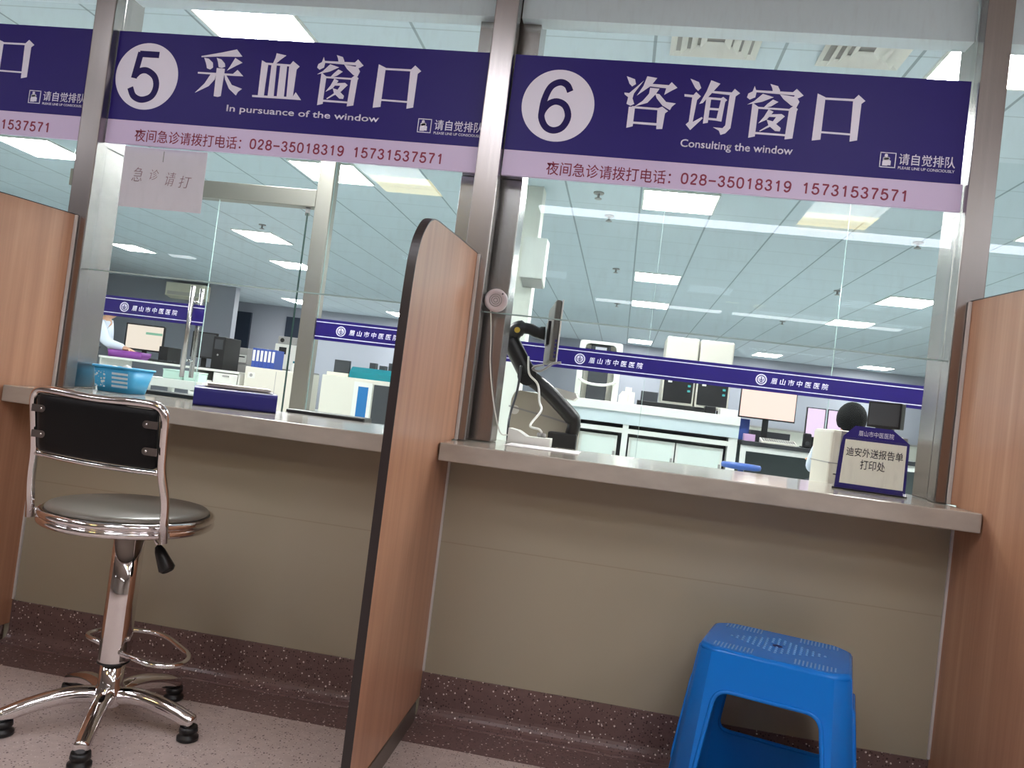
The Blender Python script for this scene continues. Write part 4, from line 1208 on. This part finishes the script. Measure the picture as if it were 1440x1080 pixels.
MB().box(-0.285, -0.185, 4.427, 4.4295, 1.535, 1.595).done('screen', 'screen_white', t)
b = MB()
pth = catmull([(-0.40, 4.395, 1.30), (-0.33, 4.36, 1.265), (-0.235, 4.345, 1.255), (-0.14, 4.36, 1.265), (-0.07, 4.395, 1.30)], 5)
b.tube(pth, 0.012, 8)
b.done('front_lip', 'white', t)
for x0, x1, lb in ((0.335, 0.622, 'left of the twin white box analysers with dark front panels on the bench'), (0.632, 0.925, 'right of the twin white box analysers with dark front panels on the bench')):
    t = thing('box_analyser', lb, 'analyser', ((x0 + x1) / 2, 4.7, BT), 0, 'twin box analysers')
    MB().box(x0, x1, 4.50, 4.95, 1.165, 1.77, 0.018, 3).done('case', mat('warm_grey_case', (192, 188, 178), 0.4), t)
    b = MB()
    for xx in (x0 + 0.03, x1 - 0.05):
        for yy in (4.54, 4.88): b.box(xx, xx + 0.02, yy, yy + 0.02, BT + 0.0005, 1.166)
    b.done('foot', 'black', t)
    MB().box(x0 + 0.016, x1 - 0.016, 4.4965, 4.502, 1.19, 1.475, 0.003).done('front_panel', 'black', t)
    b = MB()
    for z in (1.29, 1.335): b.box(x1 - 0.062, x1 - 0.038, 4.4950, 4.4964, z, z + 0.018)
    b.done('indicator', 'led', t)
    MB().box(x0 + 0.05, x0 + 0.085, 4.4950, 4.4964, 1.36, 1.378).done('label_plate', 'white', t)
t = thing('cream_device', 'small cream stepped device on the bench beside the arched analyser', 'device', (0.05, 4.35, BT))
MB().prism([(-0.03, BT + 0.0005), (-0.03, 1.185), (-0.005, 1.225), (0.105, 1.225), (0.105, BT + 0.0005)], 4.29, 4.40, 'xz').done('body', 'cream', t)
MB().box(0.02, 0.075, 4.30, 4.37, 1.2255, 1.262, 0.003).done('top_block', 'cream', t)
MB().box(0.045, 0.055, 4.287, 4.2895, 1.14, 1.20).done('groove', 'offwhite', t)
MB().box(0.13, 0.70, 4.28, 4.42, BT + 0.0005, 1.165, 0.004).done('black_tray', 'black', None, 'long flat black tray along the front of the bench', 'tray')
MB().box(0.16, 0.31, 4.46, 4.48, BT + 0.0005, 1.255, 0.003).done('dark_stand', 'darkgrey', None, 'dark upright plate behind the cream device on the bench', 'stand')
MB().box(0.71, 0.80, 4.29, 4.40, BT + 0.0005, 1.185, 0.006).done('black_device', 'black', None, 'small black device at the right end of the black tray', 'device')

t = thing('clad_pillar', 'cream pillar at the left of window six', 'pillar', (-1.0, 4.2, LABF))
MB().box(-1.15, -0.865, 4.0, 4.195, LABF + 0.001, CEIL - 0.001, 0.004).done('shaft', 'labwhite', t)
MB().box(-0.875, -0.868, 3.994, 4.0, LABF + 0.001, CEIL - 0.001).done('corner_strip', 'white', t)
t = thing('wall_unit', 'white wall unit hanging high on the cream pillar', 'wall unit', (-0.85, 3.9, 1.98))
MB().prism([(3.80, 2.05), (3.999, 2.0), (3.999, 2.385), (3.80, 2.385)], -0.955, -0.76, 'yz').done('case', 'white', t)
MB().prism([(3.805, 2.044), (3.995, 1.995), (3.995, 1.999), (3.805, 2.048)], -0.945, -0.77, 'yz').done('lower_grille', 'grey', t)

t = thing('lab_desk', 'desk with a dark top and pale frame right of the white bench', 'desk', (1.8, 4.55, LABF))
MB().box(1.03, 2.75, 4.20, 4.95, 0.895, 0.93, 0.003).done('desk_top', 'darktop', t)
b = MB()
b.box(1.03, 2.75, 4.22, 4.25, 0.845, 0.894); b.box(1.03, 1.075, 4.22, 4.25, LABF + 0.001, 0.845)
b.box(1.87, 1.915, 4.22, 4.25, LABF + 0.001, 0.845); b.box(2.705, 2.75, 4.22, 4.25, LABF + 0.001, 0.845)
b.done('desk_frame', 'bench', t)
MB().box(1.03, 2.75, 4.60, 4.62, LABF + 0.001, 0.894).done('modesty_panel', mat('slate_panel', (92, 104, 106), 0.5), t)
DT = 0.9305
def screen_monitor(label, x0, x1, z0, z1, y, scr, group=None, rz=0):
    t = thing('monitor', label, 'monitor', ((x0 + x1) / 2, y, DT), 0, group)
    MB().box(x0, x1, y, y + 0.03, z0, z1, 0.004).done('case', 'black', t)
    MB().box(x0 + 0.008, x1 - 0.008, y - 0.0015, y, z0 + 0.012, z1 - 0.008).done('screen', scr, t)
    cx = (x0 + x1) / 2
    b = MB().box(cx - 0.025, cx + 0.025, y + 0.028, y + 0.05, DT + 0.006, z0 + 0.08)
    b.box(cx - 0.09, cx + 0.09, y - 0.03, y + 0.10, DT + 0.0006, DT + 0.010, 0.002)
    b.done('stand', 'black', t)
    return t
m1 = screen_monitor('monitor with a peach-coloured screen on the desk beside the bench', 1.035, 1.52, 1.13, 1.40, 4.60, 'screen_peach')
screen_monitor('left of two monitors with pale violet screens beyond the dark-haired person', 1.585, 1.745, 1.02, 1.285, 4.48, 'screen_violet', 'violet monitors')
screen_monitor('right of two monitors with pale violet screens, partly hidden by the dark-haired person', 1.758, 2.05, 1.02, 1.285, 4.48, 'screen_violet', 'violet monitors')
t = thing('keyboard', 'white keyboard at the front of the desk under the peach monitor', 'keyboard', (1.35, 4.33, DT))
MB().prism([(4.26, DT + 0.0006), (4.26, DT + 0.014), (4.39, DT + 0.042), (4.39, DT + 0.0006)], 1.20, 1.49, 'yz').done('case', 'offwhite', t)
b = MB()
for i in range(14):
    for j in range(4):
        yy = 4.272 + j * 0.028
        b.box(1.213 + i * 0.0193, 1.228 + i * 0.0193, yy, yy + 0.021, DT + 0.014 + j * 0.0062, DT + 0.0225 + j * 0.0062)
b.done('keys', 'grey', t)
t = thing('desk_speaker', 'small black loudspeaker on the desk below the violet monitors', 'speaker', (1.585, 4.36, DT))
MB().box(1.555, 1.615, 4.33, 4.40, DT + 0.0006, DT + 0.125, 0.012, 3).done('case', 'black', t)
MB().lathe([(0.018, 0), (0.018, 0.002)], (1.585, 4.3295, DT + 0.04), 16, axis='Y').done('cone', 'darkgrey', t)
MB().box(1.06, 1.15, 4.30, 4.38, DT + 0.0006, DT + 0.06).done('pink_rack', mat('pink_rack', (206, 168, 206), 0.5), None, 'small pink rack at the left end of the desk', 'rack')
MB().box(1.18, 1.52, 4.72, 4.90, DT + 0.0006, DT + 0.10, 0.003).done('flat_computer', 'darkgrey', None, 'dark flat computer behind the peach monitor', 'computer')
MB().box(1.05, 1.16, 4.72, 4.84, DT + 0.0006, DT + 0.19, 0.003).done('blue_bin', 'bluebox', None, 'blue bin on the desk behind the peach monitor', 'bin')
MB().box(0.84, 0.985, 4.30, 4.48, BT + 0.0005, BT + 0.055, 0.003).done('white_tray', 'white', None, 'small white tray at the right end of the white bench', 'tray')

t = thing('lab_stool', 'round blue stool seat in front of the white bench', 'stool', (0.93, 3.45, LABF))
MB().lathe([(0.13, 0.725), (0.142, 0.73), (0.145, 0.75), (0.138, 0.765), (0.0, 0.768)], (0.93, 3.45, 0), 32).done('seat', 'blueseat', t)
MB().cyl((0.93, 3.45, LABF + 0.05), (0.93, 3.45, 0.726), 0.022, n=16).done('column', 'chrome', t)
for k in range(5):
    a = R(72 * k + 10)
    MB().tube([(0.93 + 0.02 * math.cos(a), 3.45 + 0.02 * math.sin(a), LABF + 0.06), (0.93 + 0.22 * math.cos(a), 3.45 + 0.22 * math.sin(a), LABF + 0.014)], [0.016, 0.012], 8).done('leg', 'chrome', t)
t = thing('white_chair', 'white moulded chair under the dark-haired person, rim showing over the counter', 'chair', (1.62, 3.35, LABF))
b = MB()
rows = []
for j in range(6):
    z = 0.56 + 0.042 * j
    rows.append([b.bm.verts.new((1.62 + (0.26 - 0.012 * j * j * 0.25) * math.sin(a), 3.48 - 0.26 * math.cos(a), z)) for a in [R(-72 + 144 * k / 16) for k in range(17)]])
inn = [[b.bm.verts.new((v.co.x * 1 + (1.62 - v.co.x) * 0.06, v.co.y + (3.48 - v.co.y) * 0.06, v.co.z)) for v in r] for r in rows]
for A in (rows, inn):
    for r0, r1 in zip(A, A[1:]):
        for k in range(16):
            f = b.bm.faces.new((r0[k], r0[k + 1], r1[k + 1], r1[k])); f.smooth = True
for j in (0, 5):
    for k in range(16): b.bm.faces.new((rows[j][k], rows[j][k + 1], inn[j][k + 1], inn[j][k]))
for k in (0, 16):
    for j in range(5): b.bm.faces.new((rows[j][k], rows[j + 1][k], inn[j + 1][k], inn[j][k]))
b.done('chair_back', 'white', t)
MB().lathe([(0.20, 0.535), (0.235, 0.55), (0.235, 0.565), (0.0, 0.560)], (1.62, 3.48, 0), 28).done('seat', 'white', t)
for sx in (-1, 1):
    for sy in (-1, 1):
        MB().tube([(1.62 + 0.12 * sx, 3.48 + 0.12 * sy, 0.54), (1.62 + 0.19 * sx, 3.48 + 0.19 * sy, LABF + 0.001)], 0.014, 10).done('leg', 'chrome', t)

# ------------------------------------------------------------------ people
def skin_mesh(verts, edges, radii, root=0, sub=2):
    me = bpy.data.meshes.new('figure')
    me.from_pydata([Vector(v) for v in verts], edges, [])
    ob = bpy.data.objects.new('figure', me)
    COL.objects.link(ob)
    sk = ob.modifiers.new('skin', 'SKIN')
    sk.use_smooth_shade = True
    for i, r in enumerate(radii):
        me.skin_vertices[0].data[i].radius = (r, r) if not isinstance(r, tuple) else r
        me.skin_vertices[0].data[i].use_root = (i == root)
    ss = ob.modifiers.new('sub', 'SUBSURF')
    ss.levels = sub
    dg = bpy.context.evaluated_depsgraph_get(); dg.update()
    out = bpy.data.meshes.new_from_object(ob.evaluated_get(dg))
    bpy.data.objects.remove(ob)
    out.materials.clear()
    for p in out.polygons: p.use_smooth = True
    return out

def person(label, J, hair, coat_mat='coat'):
    """J: joint dictionary in world metres"""
    V = Vector
    names, verts, rad = {}, [], []
    edges = []
    def add(n, p, r, link=None):
        names[n] = len(verts); verts.append(V(p)); rad.append(r)
        if link is not None: edges.append((names[link], names[n]))
    add('pelvis', J['pelvis'], 0.125)
    add('waist', J['waist'], 0.115, 'pelvis')
    add('chest', J['chest'], 0.13, 'waist')
    add('neck', J['neck'], 0.055, 'chest')
    hd = (V(J['head']) - V(J['neck'])).normalized()
    fw = V(J['face']).normalized()
    H = V(J['head'])
    add('jaw', H - hd * 0.075 + fw * 0.012, 0.066, 'neck')
    add('skull', H, 0.088, 'jaw')
    add('crown', H + hd * 0.075 - fw * 0.008, 0.066, 'skull')
    add('nose', H + fw * 0.092 - hd * 0.018, 0.014, 'skull')
    for s in ('l', 'r'):
        sh, el, wr = V(J['shoulder_' + s]), V(J['elbow_' + s]), V(J['wrist_' + s])
        add('sh' + s, sh, 0.062, 'chest')
        add('el' + s, el, 0.044, 'sh' + s)
        add('fa' + s, el.lerp(wr, 0.3), 0.042, 'el' + s)
        add('wr' + s, wr, 0.028, 'fa' + s)
        hdr = (wr - el).normalized()
        side = hdr.cross(V((0, 0, 1))).normalized() * (1 if s == 'l' else -1)
        add('pa' + s, wr + hdr * 0.055, (0.038, 0.018), 'wr' + s)
        for k, (off, ln) in enumerate(((-0.027, 0.075), (-0.009, 0.085), (0.009, 0.080), (0.026, 0.065))):
            a = wr + hdr * 0.085 + side * off
            add('f%d%s' % (k, s), a + hdr * ln * 0.45 - V((0, 0, 0.008)), 0.0095, 'pa' + s)
            add('g%d%s' % (k, s), a + hdr * ln * 0.85 - V((0, 0, 0.030)), 0.0085, 'f%d%s' % (k, s))
        add('t' + s, wr + hdr * 0.05 - side * 0.045, 0.0105, 'pa' + s)
        add('u' + s, wr + hdr * 0.085 - side * 0.060 - V((0, 0, 0.012)), 0.009, 't' + s)
        hip, kn, an = V(J['hip_' + s]), V(J['knee_' + s]), V(J['ankle_' + s])
        add('hip' + s, hip, 0.088, 'pelvis')
        add('kn' + s, kn, 0.06, 'hip' + s)
        add('ca' + s, kn.lerp(an, 0.3), 0.056, 'kn' + s)
        add('an' + s, an, 0.036, 'ca' + s)
        toe = V(J['toe']).normalized()
        add('to' + s, an + toe * 0.16 - V((0, 0, an.z - LABF - 0.032)), 0.030, 'an' + s)
    me = skin_mesh(verts, edges, rad, 0, 2)
    me.materials.append(M['skin'])
    body = place('person', me, None, label, 'person')
    # coat over trunk and sleeves
    cv, cr, ce = [], [], []
    cn = {}
    def cadd(n, p, r, link=None):
        cn[n] = len(cv); cv.append(V(p)); cr.append(r)
        if link is not None: ce.append((cn[link], cn[n]))
    cadd('w', J['waist'], 0.140)
    cadd('p', J['pelvis'], 0.160, 'w')
    mid = (V(J['hip_l']) + V(J['hip_r'])) / 2
    kmid = (V(J['knee_l']) + V(J['knee_r'])) / 2
    cadd('h', mid.lerp(kmid, 0.45), 0.175, 'p')
    cadd('c', J['chest'], 0.168, 'w')
    cadd('n', V(J['chest']).lerp(V(J['neck']), 0.84), 0.088, 'c')
    for s in ('l', 'r'):
        sh, el, wr = V(J['shoulder_' + s]), V(J['elbow_' + s]), V(J['wrist_' + s])
        cadd('s' + s, sh, 0.090, 'c')
        cadd('e' + s, el, 0.064, 's' + s)
        cadd('v' + s, el.lerp(wr, 0.92), 0.047, 'e' + s)
    cm = skin_mesh(cv, ce, cr, 0, 2)
    cm.materials.append(M[coat_mat])
    place('lab_coat', cm, body, 'white coat')
    # trousers
    tv = [V(J['pelvis'])]; tr_ = [0.14]; te = []
    for s in ('l', 'r'):
        i = len(tv)
        hip, kn, an = V(J['hip_' + s]), V(J['knee_' + s]), V(J['ankle_' + s])
        tv += [hip, kn, an.lerp(kn, 0.12)]; tr_ += [0.10, 0.074, 0.056]
        te += [(0, i), (i, i + 1), (i + 1, i + 2)]
    tm = skin_mesh(tv, te, tr_, 0, 1)
    tm.materials.append(M['cloth'])
    place('trousers', tm, body, 'dark trousers')
    # hair cap: a slightly larger crown leaving the face free
    b = MB()
    b.ball((0, 0, 0), 1.0, 3)
    for v in list(b.bm.verts):
        p = v.co.copy()
        if p.y > 0.42 and p.z < 0.45 or p.z < (-0.95 if p.y < 0 else -0.72): b.bm.verts.remove(v)
    side = fw.cross(hd).normalized()
    up2 = side.cross(fw).normalized()
    mt = Matrix(((side.x, fw.x, up2.x, 0), (side.y, fw.y, up2.y, 0), (side.z, fw.z, up2.z, 0), (0, 0, 0, 1)))
    sc = Matrix.Diagonal((hair, hair * 1.08, hair * 1.18, 1))
    b.xform(Matrix.Translation(H + hd * 0.016 - fw * 0.010) @ mt @ sc)
    b.done('hair', 'hair', body, 'short black hair')
    return body
person('person in a white coat bending over the desk, arm stretched to a cream screen', {
    'pelvis': (-6.92, 6.62, 1.06), 'waist': (-6.84, 6.62, 1.19), 'chest': (-6.70, 6.62, 1.36), 'neck': (-6.60, 6.62, 1.475), 'head': (-6.54, 6.62, 1.575), 'face': (1, 0, -0.55),
    'shoulder_l': (-6.66, 6.72, 1.40), 'elbow_l': (-6.58, 6.64, 1.15), 'wrist_l': (-6.42, 6.52, 1.085),
    'shoulder_r': (-6.62, 6.45, 1.38), 'elbow_r': (-6.45, 6.42, 1.14), 'wrist_r': (-6.17, 6.44, 1.085),
    'hip_l': (-6.93, 6.72, 0.98), 'hip_r': (-6.93, 6.52, 0.98), 'knee_l': (-6.80, 6.72, 0.64), 'knee_r': (-6.78, 6.50, 0.64), 'ankle_l': (-6.88, 6.72, LABF + 0.09), 'ankle_r': (-6.86, 6.50, LABF + 0.09), 'toe': (1, 0, 0)}, 0.105)
person('dark-haired person seated at the violet monitors, seen from behind over the table sign', {
    'pelvis': (1.63, 3.44, 0.66), 'waist': (1.64, 3.46, 0.76), 'chest': (1.66, 3.50, 0.95), 'neck': (1.675, 3.50, 1.065), 'head': (1.685, 3.51, 1.180), 'face': (0.1, 1, -0.15),
    'shoulder_l': (1.52, 3.54, 0.99), 'elbow_l': (1.51, 3.74, 0.79), 'wrist_l': (1.56, 3.96, 0.84),
    'shoulder_r': (1.84, 3.54, 1.01), 'elbow_r': (1.91, 3.72, 0.82), 'wrist_r': (1.80, 3.95, 0.86),
    'hip_l': (1.54, 3.50, 0.655), 'hip_r': (1.73, 3.50, 0.655), 'knee_l': (1.52, 3.92, 0.64), 'knee_r': (1.76, 3.92, 0.64), 'ankle_l': (1.52, 3.88, LABF + 0.09), 'ankle_r': (1.76, 3.88, LABF + 0.09), 'toe': (0, 1, 0)}, 0.106)

# ------------------------------------------------------------------ laboratory, window five
LD = 0.972
t = thing('work_desk', 'white desk with open drawers behind the glass door', 'desk', (-5.5, 6.6, LABF))
MB().box(-6.42, -4.56, 6.28, 6.95, 0.945, 0.971, 0.003).done('desk_top', 'bench', t)
b = MB()
for x in (-6.42, -5.2, -4.90, -4.58): b.box(x, x + 0.02, 6.31, 6.93, LABF + 0.001, 0.944)
b.box(-5.2, -4.56, 6.91, 6.93, LABF + 0.001, 0.944)
b.done('side_panel', 'bench', t)
for x0, x1, z0, z1 in ((-5.175, -4.905, 0.70, 0.83), (-4.875, -4.585, 0.62, 0.935), (-5.175, -4.905, 0.30, 0.67)):
    dr = MB().box(x0, x1, 6.295, 6.315, z0, z1, 0.002).done('drawer', 'white', t)
    MB().box((x0 + x1) / 2 - 0.04, (x0 + x1) / 2 + 0.04, 6.28, 6.2945, z1 - 0.04, z1 - 0.025).done('drawer_pull', 'grey', dr)
def desk_monitor(label, x0, x1, z0, z1, y, scr, yaw=0):
    t = thing('monitor', label, 'monitor', ((x0 + x1) / 2, y, LD))
    cx, cz = (x0 + x1) / 2, (z0 + z1) / 2
    mm = Matrix.Translation((cx, y, cz)) @ Matrix.Rotation(R(yaw), 4, 'Z')
    hw, hh = (x1 - x0) / 2, (z1 - z0) / 2
    MB().box(-hw, hw, 0, 0.035, -hh, hh, 0.004).xform(mm).done('case', 'black', t)
    MB().box(-hw + 0.025, hw - 0.014, -0.0015, 0, -hh + 0.02, hh - 0.018).xform(mm).done('screen', scr, t)
    if scr == 'screen_cream':
        MB().box(0.02, hw - 0.02, -0.003, -0.0016, 0.045, 0.075).xform(mm).done('screen_bar', 'screen_green', t)
    b = MB().box(-0.03, 0.03, 0.034, 0.06, LD + 0.006 - cz, -hh + 0.10)
    b.box(-0.11, 0.11, -0.03, 0.12, LD + 0.0006 - cz, LD + 0.012 - cz, 0.003)
    b.xform(mm).done('stand', 'black', t)
desk_monitor('monitor with a bright cream screen in front of the white-coated person', -6.41, -5.87, 1.09, 1.43, 6.72, 'screen_cream')
desk_monitor('dark switched-off monitor right of the glass door handle', -5.38, -5.05, 1.09, 1.415, 6.55, 'darkgrey')
t = thing('computer_tower', 'black computer tower beside the dark monitor', 'computer', (-4.94, 6.6, LD))
MB().box(-5.02, -4.865, 6.42, 6.82, LD + 0.0006, 1.375, 0.006).done('case', 'black', t)
MB().box(-4.995, -4.89, 6.4165, 6.4198, 1.22, 1.34).done('front_cover', 'darkgrey', t)
MB().lathe([(0.012, 0), (0.012, 0.002)], (-4.942, 6.4195, 1.15), 14, axis='Y').done('power_button', 'grey', t)
t = thing('keyboard', 'black keyboard in front of the cream screen', 'keyboard', (-6.1, 6.42, LD))
MB().prism([(6.34, LD + 0.0006), (6.34, LD + 0.014), (6.40, LD + 0.03), (6.40, LD + 0.0006)], -5.80, -5.45, 'yz').done('case', 'black', t)
b = MB()
for i in range(12): b.box(-5.79 + i * 0.0275, -5.77 + i * 0.0275, 6.35, 6.39, LD + 0.0165, LD + 0.031)
b.done('keys', 'darkgrey', t)
b, ring = tub(-6.335, -5.865, 6.30, 6.52, LD + 0.0008, 1.062, 0.012, 0.006, 0.02)
b.done('purple_basket', 'purplebasket', None, 'purple plastic basket on the desk above the light blue basket', 'basket')
MB().box(-5.74, -5.62, 6.45, 6.75, LD + 0.0008, LD + 0.20, 0.004).done('dark_box', 'black', None, 'dark upright box between the two monitors behind the glass door', 'box')

t = thing('side_cabinet', 'grey cabinet behind the desk carrying a printer and a small analyser', 'cabinet', (-4.6, 7.3, LABF))
MB().box(-5.12, -4.05, 7.0, 7.5, LABF + 0.001, 1.078, 0.003).done('body', 'grey', t)
for x0, x1 in ((-5.10, -4.60), (-4.58, -4.07)):
    dd = MB().box(x0, x1, 6.985, 6.9995, LABF + 0.06, 1.06, 0.002).done('cabinet_door', 'grey', t)
    MB().box(x1 - 0.05, x1 - 0.035, 6.97, 6.9845, 0.60, 0.72).done('door_handle', 'chrome', dd)
t = thing('office_printer', 'grey and white printer right of the computer tower', 'printer', (-4.96, 7.1, 1.0785))
MB().box(-5.07, -4.86, 7.02, 7.32, 1.079, 1.29, 0.006).done('case', 'grey', t)
MB().box(-5.06, -4.87, 7.014, 7.0195, 1.10, 1.20).done('front_cover', 'white', t)
MB().box(-5.04, -4.89, 7.010, 7.0135, 1.165, 1.18).done('paper_slot', 'black', t)
t = thing('small_analyser', 'small white instrument with a dark square window above the file binders', 'analyser', (-4.35, 7.1, 1.0785))
MB().box(-4.50, -4.18, 7.02, 7.32, 1.079, 1.40, 0.008).done('case', 'white', t)
MB().box(-4.44, -4.34, 7.015, 7.0195, 1.27, 1.36).done('window', 'black', t)
MB().box(-4.48, -4.20, 7.04, 7.30, 1.4005, 1.50, 0.006).done('top_unit', 'grey', t)
MB().lathe([(0.028, 0), (0.028, 0.003)], (-4.42, 7.0395, 1.45), 18, axis='Y').done('dial', 'black', t)
t = thing('floor_analyser', 'cream floor-standing instrument beside the steel door post', 'analyser', (-4.1, 6.5, LABF))
MB().box(-4.45, -3.78, 6.20, 6.85, LABF + 0.001, 1.055, 0.01).done('case', 'offwhite', t)
MB().box(-4.41, -4.32, 6.196, 6.1995, 0.92, 0.99, 0.002).done('label_plate', 'white', t)
MB().lathe([(0.02, 0), (0.02, 0.002)], (-4.365, 6.1955, 0.955), 14, axis='Y').done('button', 'grey', t)
MB().box(-4.06, -4.055, 6.197, 6.1998, LABF + 0.05, 1.03).done('door_seam', 'grey', t)
for k in range(6):
    x0 = -4.425 + k * 0.049
    t = thing('file_binder', '%s blue file binder with a white spine label on the cream floor instrument' % ['leftmost', 'second', 'third', 'fourth', 'fifth', 'rightmost'][k], 'binder', (x0 + 0.023, 6.4, 1.0555), 0, 'blue file binders in a row')
    MB().box(x0, x0 + 0.046, 6.28, 6.52, 1.056, 1.285, 0.003).done('cover', 'bluebox', t)
    MB().box(x0 + 0.008, x0 + 0.038, 6.2785, 6.2798, 1.13, 1.26).done('spine_label', 'white', t)
t = thing('small_bottle', 'white bottle on the cream floor instrument near the door post', 'bottle', (-3.98, 6.5, 1.0555))
MB().lathe([(0.04, 1.056), (0.042, 1.065), (0.042, 1.13), (0.018, 1.15), (0.018, 1.16)], (-3.98, 6.5, 0), 18).done('body', 'white', t)
MB().lathe([(0.021, 1.1605), (0.021, 1.185)], (-3.98, 6.5, 0), 16).done('cap', 'teal', t)

t = thing('chemistry_analyser', 'big white floor analyser with a teal cover right of the door post', 'analyser', (-2.95, 6.4, LABF))
MB().box(-3.42, -2.48, 6.02, 6.75, LABF + 0.001, 1.07, 0.012).done('case', 'offwhite', t)
b = MB().prism([(6.08, 1.0705), (6.08, 1.14), (6.16, 1.20), (6.55, 1.20), (6.6, 1.0705)], -3.12, -2.56, 'yz')
b.done('teal_cover', 'teal', t, 'teal translucent cover')
MB().box(-3.40, -3.14, 6.10, 6.40, 1.0705, 1.11, 0.004).done('side_tray', 'cream', t)
MB().box(-3.36, -3.17, 6.20, 6.24, 1.1105, 1.26, 0.004).done('control_screen', 'darkgrey', t)
dd = MB().box(-3.02, -2.80, 6.003, 6.0195, LABF + 0.05, 1.03, 0.003).done('front_door', 'white', t)
MB().box(-2.965, -2.845, 6.000, 6.0028, 0.62, 0.98, 0.001).done('blue_window', 'bluewin', dd)
MB().box(-2.785, -2.60, 6.006, 6.0195, LABF + 0.05, 1.02, 0.003).done('dark_door', 'darkgrey', t, 'dark grey side door')
b = MB()
for x, h in ((-2.95, 0.07), (-2.83, 0.05), (-2.72, 0.09)):
    b.box(x, x + 0.07, 6.25, 6.35, 1.2005, 1.20 + h)
b.done('top_bottle', 'darkgrey', t)
t = thing('side_table', 'low white table with pale green boxes behind the light blue basket', 'table', (-3.6, 3.5, LABF))
MB().box(-3.88, -3.33, 3.30, 3.75, 0.79, 0.86, 0.004).done('table_top', 'bench', t)
for x in (-3.85, -3.40):
    for y in (3.33, 3.68): MB().box(x, x + 0.04, y, y + 0.04, LABF + 0.001, 0.7895).done('leg', 'bench', t)
for x0, x1, lb in ((-3.70, -3.535, 'wider pale green translucent box on the low white table'), (-3.515, -3.39, 'narrower pale green translucent box on the low white table')):
    t = thing('sample_box', lb, 'box', ((x0 + x1) / 2, 3.4, 0.8605), 0, 'pale green boxes')
    MB().box(x0, x1, 3.34, 3.48, 0.861, 0.925, 0.003).done('tray', 'greenbox', t)
    MB().box(x0 - 0.003, x1 + 0.003, 3.337, 3.483, 0.9255, 0.937, 0.002).done('lid', 'greenbox', t)
t = thing('air_conditioner', 'cream wall air conditioner high on the far wall', 'air conditioner', (-10.25, 14.0, 2.5))
MB().prism([(13.95, 2.50), (14.199, 2.45), (14.199, 2.80), (13.95, 2.80)], -10.55, -9.60, 'yz').done('case', 'cream', t)
MB().prism([(13.944, 2.52), (13.949, 2.52), (13.949, 2.60), (13.944, 2.60)], -10.50, -9.65, 'yz').done('outlet_grille', 'offwhite', t)
t = thing('far_counter', 'long pale counter along the far wall of the laboratory', 'counter', (0.5, 17.0, LABF))
MB().box(-7.5, 9.0, 16.9, 17.6, LABF + 0.001, 1.15).done('body', 'labwhite', t)
MB().box(-7.5, 9.0, 16.85, 17.6, 1.151, 1.19).done('top', 'grey', t)
